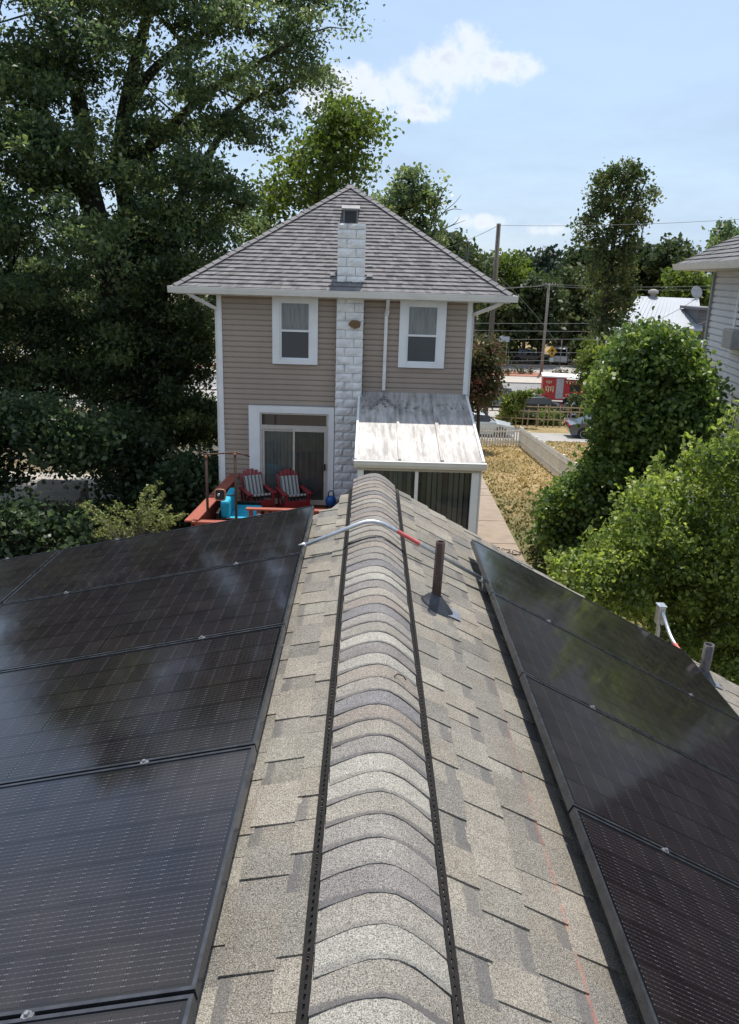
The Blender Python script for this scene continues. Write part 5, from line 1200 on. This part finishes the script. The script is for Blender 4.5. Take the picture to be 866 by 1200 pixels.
car('dark sedan behind the wooden garden trellis', 13.0, 60.2, R(2), 'car_dark'); car('silver sedan parked before the red trailer', 17.4, 60.0, R(0), 'car_silver')
car('blue-grey sedan in the lot left of the red trailer', 11.2, 65.2, R(4), 'car_blue')
car('black van shaded under the far trees left of the slim pole', 14.5, 100.6, 0, 'car_dark', 'van', 'parked_van'); car('black sport utility car shaded under the far trees', 19.8, 101.0, 0, 'car_dark', 'suv')
car('white van parked right of the yellow road sign', 24.2, 101.5, R(70), 'car_white', 'van', 'parked_van')

# ------------------------------------------------------------------ red trailer
ta, tb_ = Vector((14.55, 66.4, gz(66.4))), None
tr = thing('food_trailer', 'red trailer with cream scrawled lettering and white roof in the parking lot', 'trailer', (16.6, 66.4, gz(66.4)))
a = -R(9); MT = Matrix.Translation((14.6, 67.0, gz(66.4))) @ Matrix.Rotation(a, 4, 'Z')
def tbx(nm, p, q, mat, bevel=0):
    s = MB(); s.box(p, q, MT); return s.build(nm, mat, tr, bevel=bevel)
tbx('body', (0, 0, .45), (4.6, 2.3, 2.30), 'trailer_red'); tbx('roof', (-.08, -.10, 2.30), (4.75, 2.4, 2.40), 'trailer_white'); tbx('service_door', (1.12, -.02, .55), (1.72, .0, 2.22), 'trailer_grey')
tbx('hatch', (2.25, -.02, 1.2), (3.1, .0, 1.75), 'trailer_black'); tbx('trim_strip', (1.74, -.025, .55), (4.55, -.003, .68), 'trailer_cream'); tbx('drawbar', (4.6, .9, .45), (5.9, 1.3, .55), 'trailer_black')
for i, x in enumerate((.9, 1.9)):
    s = MB(); s.lathe(None, [(0, .1), (.3, .1), (.34, .06), (.34, -.1), (0, -.1)], 16, MT @ Matrix.Translation((x + 1.2, .02, .34)) @ Matrix.Rotation(R(90), 4, 'X')); s.build('wheel', 'tyre', tr)
tbx('awning', (1.9, -.55, 2.24), (4.4, -.0, 2.28), 'trailer_white')
def scrawl(pts, r=.035):
    s = MB(); s.tube([MT @ Vector((x, -.03, z)) for x, z in pts], r, 6); s.build('lettering', 'trailer_cream', tr)
rr = random.Random(5)
def loopy(x0, z0, w, h, n):
    P = []
    for i in range(n * 8 + 1):
        t_ = i / 8; P.append((x0 + w * t_ / n + .35 * w / n * math.sin(2 * math.pi * t_), z0 + h * .5 + h * .5 * math.cos(2 * math.pi * t_) * (1 if int(t_) % 2 else .6)))
    return P
scrawl(loopy(.22, 1.05, .75, .55, 4)); scrawl(loopy(.25, 1.75, .5, .28, 3), .028); scrawl(loopy(1.85, 1.80, 1.0, .30, 4)); scrawl(loopy(3.15, 1.3, .7, .5, 3)); scrawl(loopy(1.9, .78, 1.6, .22, 7), .026); scrawl(loopy(3.7, .9, .55, .9, 3), .03)

# ------------------------------------------------------------------ poles, signs, wires
def pole(px, py, Y, r, label, mat='pole_wood', arm=None, lean=0):
    p = atY(px, py, Y); b0 = Vector((p.x - lean, Y, gz(Y) - .3)); t = thing('utility_pole', label, 'utility pole', b0, 'utility poles')
    s = MB(); s.tube([b0, b0.lerp(p, .5), p], [r * 1.25, r * 1.1, r * .9], 12); s.build('pole', mat, t, True)
    if arm:
        z = p.z - arm[0]; s = MB(); s.box((p.x - arm[1], Y - .06, z - .06), (p.x + arm[1], Y + .06, z + .06)); s.build('crossarm', mat, t)
        for k in (-.9, -.45, .45, .9):
            s = MB(); s.lathe((p.x + k * arm[1], Y, z + .06), [(.05, 0), (.06, .06), (.03, .14), (0, .15)], 8); s.build('insulator', 'trailer_grey', t)
    return p
P1 = pole(584, 262, 58, .165, 'thick brown utility pole rising behind the tan house corner', lean=-.0)
P2 = pole(643, 332, 88, .14, 'slim grey utility pole with crossarm standing on the road median', 'pole_wood_grey', (.15, .75))
P3 = pole(548, 284, 58, .09, 'dark stub post showing over the right roof slope of the tan house', 'black_metal')
WR = [((584, 264, 58), (960, 250, 45), .012), ((584, 264, 58), (480, 300, 75), .02), ((643, 335, 88), (880, 338, 70), .012), ((645, 333, 88), (880, 333, 70), .012), ((640, 335, 88), (420, 336, 88), .012), ((640, 334, 88), (420, 344, 80), .012),
      ((586, 326, 58), (652, 402, 66), -.02), ((500, 378, 76), (790, 378, 76), .004), ((500, 386, 76), (790, 388, 76), .004), ((500, 397, 78), (790, 396, 78), .004), ((500, 411, 78), (790, 413, 78), .004), ((500, 423, 80), (720, 421, 80), .004), ((724, 392, 40), (822, 346, 34), .03), ((560, 398, 40), (553, 352, 20), .02), ((740, 366, 60), (840, 372, 24), .02)]
for i, (a, c, sag) in enumerate(WR):
    A, B = atY(*a), atY(*c); L = (B - A).length; s = MB(); P = [A.lerp(B, k / 14) + Vector((0, 0, -4 * sag * L * (k / 14) * (1 - k / 14))) for k in range(15)]
    Ym = (a[2] + c[2]) / 2; s.tube(P, .00020 * Ym + .003, 5)
    nm = ['overhead wire strung from the top of the thick brown pole to the right', 'overhead wire from the thick brown pole top over the tan roof'][i] if i < 2 else ('sagging guy wire slanting down from the thick brown pole' if i == 6 else ('service wire rising from the vine bush towards the white roof' if i == 12 else 'service wire running level to the grey siding house wall' if i == 14 else ('short drop wire beside the tan house corner' if i == 13 else ('overhead wire on the slim pole crossarm' if i < 6 else 'low street wire strung across the road before the trees'))))
    tag(s.build('power_line', 'wire', None, True), nm, 'wire', 'overhead wires')
sg = thing('warning_sign', 'yellow diamond warning sign on a post beside the far road', 'sign', (atY(646.5, 414, 98.6).x, 98.6, gz(98.6)))
c = atY(646.5, 412, 98.6); s = MB(); s.prism([c + Vector(v) for v in ((-.62, 0, 0), (0, 0, -.7), (.62, 0, 0), (0, 0, .7))], (0, .04, 0)); s.build('plate', 'sign_yellow', sg)
s = MB(); s.prism([c + Vector(v) for v in ((-.08, -.02, -.38), (.08, -.02, -.38), (.08, -.02, .05), (.2, -.02, .05), (0, -.02, .38), (-.2, -.02, .05), (-.08, -.02, .05))], (0, .01, 0)); s.build('symbol', 'trailer_black', sg)
s = MB(); s.box((c.x - .25, 98.58, c.z - 1.25), (c.x + .25, 98.62, c.z - .72)); s.build('lower_plate', 'trailer_white', sg)
s = MB(); s.box((c.x - .05, 98.64, gz(98.6) - .2), (c.x + .05, 98.72, c.z + .5)); s.build('post', 'pole_wood_grey', sg)
c = atY(590.5, 397.5, 88.5); sg = thing('road_sign', 'wide blue-grey road sign board on two posts before the far trees', 'sign', (c.x, 88.5, gz(88.5)))
s = MB(); s.box((c.x - .55, 88.48, c.z - .28), (c.x + .55, 88.54, c.z + .28)); s.build('board', 'sign_grey', sg)
for d in (-.35, .35):
    s = MB(); s.box((c.x + d - .04, 88.55, gz(88.5) - .2), (c.x + d + .04, 88.62, c.z + .2)); s.build('post', 'pole_wood_grey', sg)
for i, (px, ht) in enumerate(((594, 3.0), (655, 3.2))):
    x = atY(px, 430, 97.2).x; s = MB(); s.tube([(x, 97.2, gz(97) - .1), (x, 97.2, gz(97) + ht)], .05, 8); tag(s.build('sign_post', 'pole_wood_grey', None, True), ['bare grey post at the far kerb left of the slim pole', 'bare grey post at the far kerb right of the slim pole'][i], 'post')
for i, px in enumerate((598, 606, 612, 620, 650, 655, 663, 672)):      # small shrubs in the median
    p = atY(px, 437, 87.4); cc = np.array([(p.x, 87.4, gz(87) + .38)]) + rng.normal(size=(5, 3)) * .15
    bush('median_shrub', 'tiny reddish shrub planted in the mulch of the road median', 'shrub', (p.x, 87.4, gz(87) + .2), cc, 26, .14, .18, 'leaf_myrtle', 'median shrubs', trunk=False)

# wooden garden trellis behind the alley
tl = thing('garden_trellis', 'rough wooden garden trellis fence of thin posts behind the alley', 'trellis', (11.5, 54.2, gz(54.2)))
for i, px in enumerate((586, 590, 597, 604, 611, 617, 628, 630, 636, 641, 648, 656, 662, 668, 676, 684, 690)):
    p = atY(px, 498, 54.2); s = MB(); hgt = random.uniform(1.0, 1.7); s.tube([(p.x, 54.2, gz(54.2) - .1), (p.x + random.uniform(-.16, .16), 54.2 + random.uniform(-.1, .1), gz(54.2) + hgt)], .042, 6); s.build('post', 'garden_wood', tl)
for zz in (.55, 1.0, 1.35):
    s = MB(); s.bar((8.3, 54.13, gz(54.2) + zz), (16.2, 54.13, gz(54.2) + zz + random.uniform(-.22, .22)), .04, .07); s.build('rail', 'garden_wood', tl)
vb = Vector((atY(600, 480, 53.6).x, 53.6, gz(53.6))); vn = thing('trellis_vine', 'bright green vine sprawling over a pale trellis arch in the garden strip', 'vine', vb)
tb = MB(); P = bez(vb, vb + Vector((-.2, 0, 2.6)), atY(628, 456, 53.6), 12); tb.tube(P, .03, 6); tb.build('stem', 'garden_wood', vn, True)
cc = clumps_in([(588, 468), (600, 458), (616, 460), (630, 454), (634, 458), (618, 468), (608, 478), (604, 492), (592, 488)], 60, 53.2, 54.0); C, tt = scatter(cc, 40, .14, .8); add_leaves('foliage', C, .17, 'leaf_light', vn, tint=tt * 1.2)

# ------------------------------------------------------------------ buildings across the road
wb_ = thing('white_building', 'long building with a broad plain white metal roof behind the vine bush', 'building', (29, 84, gz(84)))
A, B = atY(747, 347, 86), atY(818.5, 350, 86); C_, D_ = atY(823, 385, 78), atY(722, 386, 78)
s = MB(); s.prism([A, B, C_, D_], (0, 0, -.25)); s.build('roof', 'metal_roof_white', wb_)
for k in range(1, 18):
    p, q = A.lerp(B, k / 18), D_.lerp(C_, k / 18); s = MB(); s.bar(p + Vector((0, 0, .005)), q + Vector((0, 0, .005)), .05, .05); s.build('roof_seam', 'metal_roof_white', wb_)
s = MB(); s.prism([(D_.x + .4, 78.5, gz(78)), (C_.x - .2, 78.5, gz(78)), (C_.x - .2, 78.5, D_.z - .2), (D_.x + .4, 78.5, D_.z - .2)], (0, 7.6, 0)); s.build('wall', 'wall_white', wb_)
s = MB(); s.prism([(C_.x - .2, 78.6, D_.z - .3), (C_.x - .2, 86, D_.z - .3), (B.x - .2, 86, B.z - .3)], (-.2, 0, 0)); s.build('gable', 'wall_white', wb_)
for k in range(4):
    x = D_.x + 1.5 + k * 2.1; s = MB(); s.box((x, 78.44, D_.z - 2.4), (x + 1.0, 78.52, D_.z - 1.0)); w = s.build('window', 'white_trim', wb_); s = MB(); s.box((x + .08, 78.42, D_.z - 2.32), (x + .92, 78.45, D_.z - 1.08)); s.build('pane', 'dark_pane', w)
c = atY(765, 343, 86); s = MB(); s.lathe(c + Vector((0, 0, -.5)), [(.25, 0), (.25, .35), (.55, .45), (.5, .7), (.2, .85), (0, .86)], 14); s.build('roof_ventilator', 'concrete_pale', wb_, True)
c = atY(815.5, 342.5, 86); ds = thing('satellite_dish', 'round grey satellite dish on the end of the white roof', 'satellite dish', c + Vector((0, 0, -1)))
s = MB(); s.lathe(None, [(0, -.10), (.3, -.06), (.62, .05), (.64, .05), (.62, .08), (.3, -.03), (0, -.07)], 24, Matrix.Translation(c) @ Matrix.Rotation(R(75), 4, 'X') @ Matrix.Rotation(R(10), 4, 'Y')); s.build('reflector', 'ac_grey', ds, True)
s = MB(); s.tube([c + Vector((0, .1, -.9)), c + Vector((0, .1, 0))], .05, 8); s.build('mast', 'ac_grey', ds, True); s = MB(); s.tube([c + Vector((0, -.1, -.4)), c + Vector((0, -.7, -.1))], .03, 6); s.build('feed_arm', 'ac_grey', ds, True)
gs = thing('grey_shed', 'grey clapboard outbuilding with dark window between the white roof and grey house', 'building', (33, 80, gz(80)))
A, B = atY(818.5, 363, 79), atY(840, 364, 79)
lap_wall((A.x, 79), (B.x, 79), gz(79), A.z, .3, .04).build('siding', 'siding_dark', gs, fix=False)
s = MB(); s.box((A.x + .02, 79.05, gz(79)), (B.x, 83, A.z)); s.build('wall_core', 'siding_dark', gs); s = MB(); s.box((A.x - .3, 78.4, A.z), (B.x, 83.2, A.z + .25)); s.build('roof', 'tin_dark', gs)
p, q = atY(820, 395, 78.9), atY(833, 384, 78.9); s = MB(); s.box((p.x, 78.86, p.z), (q.x, 78.94, q.z)); s.build('window', 'dark_pane', gs)
p, q = atY(817, 404, 77), atY(836, 400, 77); s = MB(); s.box((p.x, 76, p.z), (q.x, 79, q.z)); s.build('porch_roof', 'trailer_white', gs); s = MB(); s.box((p.x + .1, 76.3, gz(77)), (p.x + .3, 76.5, p.z)); s.build('porch_post', 'trailer_white', gs)
bb = thing('brick_building', 'dark red brick building half hidden behind trees across the road', 'building', (27, 108, gz(108)))
A, B = atY(664, 376, 106), atY(712, 370, 106); s = MB(); s.box((A.x, 106, gz(106)), (B.x + 3, 113, A.z)); s.build('wall', 'brick_far', bb); s = MB(); s.box((A.x - .2, 105.8, A.z), (B.x + 3.2, 113.2, A.z + .35)); s.build('parapet', 'concrete', bb)
for k in range(3):
    x = A.x + .9 + k * 2.2; s = MB(); s.box((x, 105.93, A.z - 2.6), (x + 1.1, 106.04, A.z - 1.0)); w = s.build('window', 'white_trim', bb); s = MB(); s.box((x + .1, 105.9, A.z - 2.5), (x + 1.0, 105.95, A.z - 1.1)); s.build('pane', 'dark_pane', w)
# pale steps by the driveway at the left
p = ground_at(62, 592); cs_ = thing('concrete_steps', 'pale concrete steps beside the driveway under the big tree', 'steps', p)
for i in range(3):
    s = MB(); s.box((p.x - .75, p.y + i * .38, p.z - .1), (p.x + .75, p.y + i * .38 + .39, p.z + .17 * (i + 1))); s.build('step', 'concrete_pale', cs_, bevel=.01)

# ------------------------------------------------------------------ grey siding house at the right
CR = atY(841, 309, 24); CR = Vector((CR.x, CR.y, 0)); wd = Vector((math.sin(R(8)), math.cos(R(8)), 0)); wn_ = Vector((wd.y, -wd.x, 0))  # wall runs back along wd; wn_ = to the right
rh = thing('grey_house', 'tall pale blue-grey clapboard house with window air conditioner beyond the shrub', 'house', (CR.x + 3, 20, gz(22)))
ZE = H + .50; near = CR - wd * 12.5
def rp(back, right, z): q = CR - wd * back + wn_ * right; return Vector((q.x, q.y, z))
W_R = [(1.55, 2.55, ZE - 2.15, ZE - .35), (0.95, 1.55, ZE - 3.95, ZE - 3.05), (2.25, 2.85, ZE - 4.10, ZE - 3.10)]
lw = lap_wall((CR.x, CR.y), (near.x, near.y), gz(24) - .3, ZE - .05, .175, .045); lw.build('siding', 'siding_bluegrey', rh, fix=False)
far = rp(0, 8, 0); lap_wall((far.x, far.y), (CR.x, CR.y), gz(24) - .3, ZE - .05, .175, .045).build('siding', 'siding_bluegrey', rh, fix=False)
s = MB(); s.prism([rp(.03, .03, gz(24) - .3), rp(12.4, .03, gz(24) - .3), rp(12.4, 8, gz(24) - .3), rp(.03, 8, gz(24) - .3)], (0, 0, ZE - .06 - gz(24) + .3)); s.build('wall_core', 'interior_wall', rh)
ov = .95
e = [rp(-ov, -ov, ZE), rp(13.4, -ov, ZE), rp(13.4, 8 + ov, ZE), rp(-ov, 8 + ov, ZE)]; ap = [rp(4, 4, ZE + 3.1), rp(9, 4, ZE + 3.1)]
s = MB(); s.add(e + ap, [(0, 1, 5, 4), (1, 2, 5), (2, 3, 4, 5), (3, 0, 4)]); rr_ = s.build('roof', 'roof_shingle_right', rh, fix=False)
for A_, B_, C2, D2 in ((e[1], e[0], ap[0], ap[1]), (e[0], e[3], ap[0], ap[0])):
    o = hip_shingles(A_, B_, C2, D2, 26, .32, r1).build('roof_shingles', 'roof_shingle_right', rr_, fix=False); tag(o, kind='stuff')
s = MB(); s.prism([p + Vector((0, 0, -.16)) for p in e], (0, 0, .03)); s.build('soffit', 'soffit', rh)
for a_, b_ in ((e[1], e[0]), (e[0], e[3])):
    d = (b_ - a_).normalized(); n = Vector((-d.y, d.x, 0)); n = n if (a_ + n - rp(5, 4, 0)).length > (a_ - n - rp(5, 4, 0)).length else -n
    s = MB(); s.prism([a_ + n * u_ + Vector((0, 0, w_)) for u_, w_ in ((0, -.15), (.07, -.15), (.11, -.03), (.12, .01), (0, .01))], b_ - a_); s.build('gutter', 'white_gutter', rh)
s = MB(); s.bar(rp(.10, -.07, ZE - .2), rp(.10, -.07, gz(24)), .08, .08); s.build('downspout', 'ac_grey', rh)
s = MB(); s.bar(rp(.45, -.05, ZE - 2.6), rp(.45, -.05, ZE - 4.1), .05, .05); s.build('conduit', 'ac_grey', rh)
s = MB(); s.bar(rp(.32, -.04, ZE - 2.3), rp(.32, -.04, gz(24)), .03, .03); s.build('conduit', 'ac_grey', rh)
def rwin(b0, b1, z0, z1, trim=.12):
    s = MB()
    def bx(u0, u1, w0, w1, d0, d1): s.prism([rp(u0, -d0, w0), rp(u1, -d0, w0), rp(u1, -d0, w1), rp(u0, -d0, w1)], wn_ * (d0 - d1) * 1)
    for q in ((b0, b0 + trim, z0, z1), (b1 - trim, b1, z0, z1), (b0 + trim, b1 - trim, z1 - trim, z1), (b0 + trim, b1 - trim, z0, z0 + trim)): bx(*q, .06, .0)
    w = s.build('window', 'white_trim', rh); s = MB(); s.prism([rp(b0 + trim, -.030, z0 + trim), rp(b1 - trim, -.030, z0 + trim), rp(b1 - trim, -.030, z1 - trim), rp(b0 + trim, -.030, z1 - trim)], wn_ * .01); s.build('pane', 'dark_pane', w)
    zm = (z0 + z1) / 2; s = MB(); s.prism([rp(b0 + trim, -.05, zm - .03), rp(b1 - trim, -.05, zm - .03), rp(b1 - trim, -.05, zm + .03), rp(b0 + trim, -.05, zm + .03)], wn_ * .03); s.build('sash', 'white_trim', w)
rwin(2.55, 3.75, ZE - 2.25, ZE - .30); rwin(.95, 1.75, ZE - 4.05, ZE - 3.10); rwin(3.3, 4.3, ZE - 4.35, ZE - 3.1)
s = MB(); s.prism([rp(2.72, -.34, ZE - 2.10), rp(3.58, -.34, ZE - 2.10), rp(3.58, -.34, ZE - 1.62), rp(2.72, -.34, ZE - 1.62)], wn_ * .30)
tag(s.build('window_air_conditioner', 'ac_grey', rh, bevel=.02), 'grey air conditioner in the upper window')
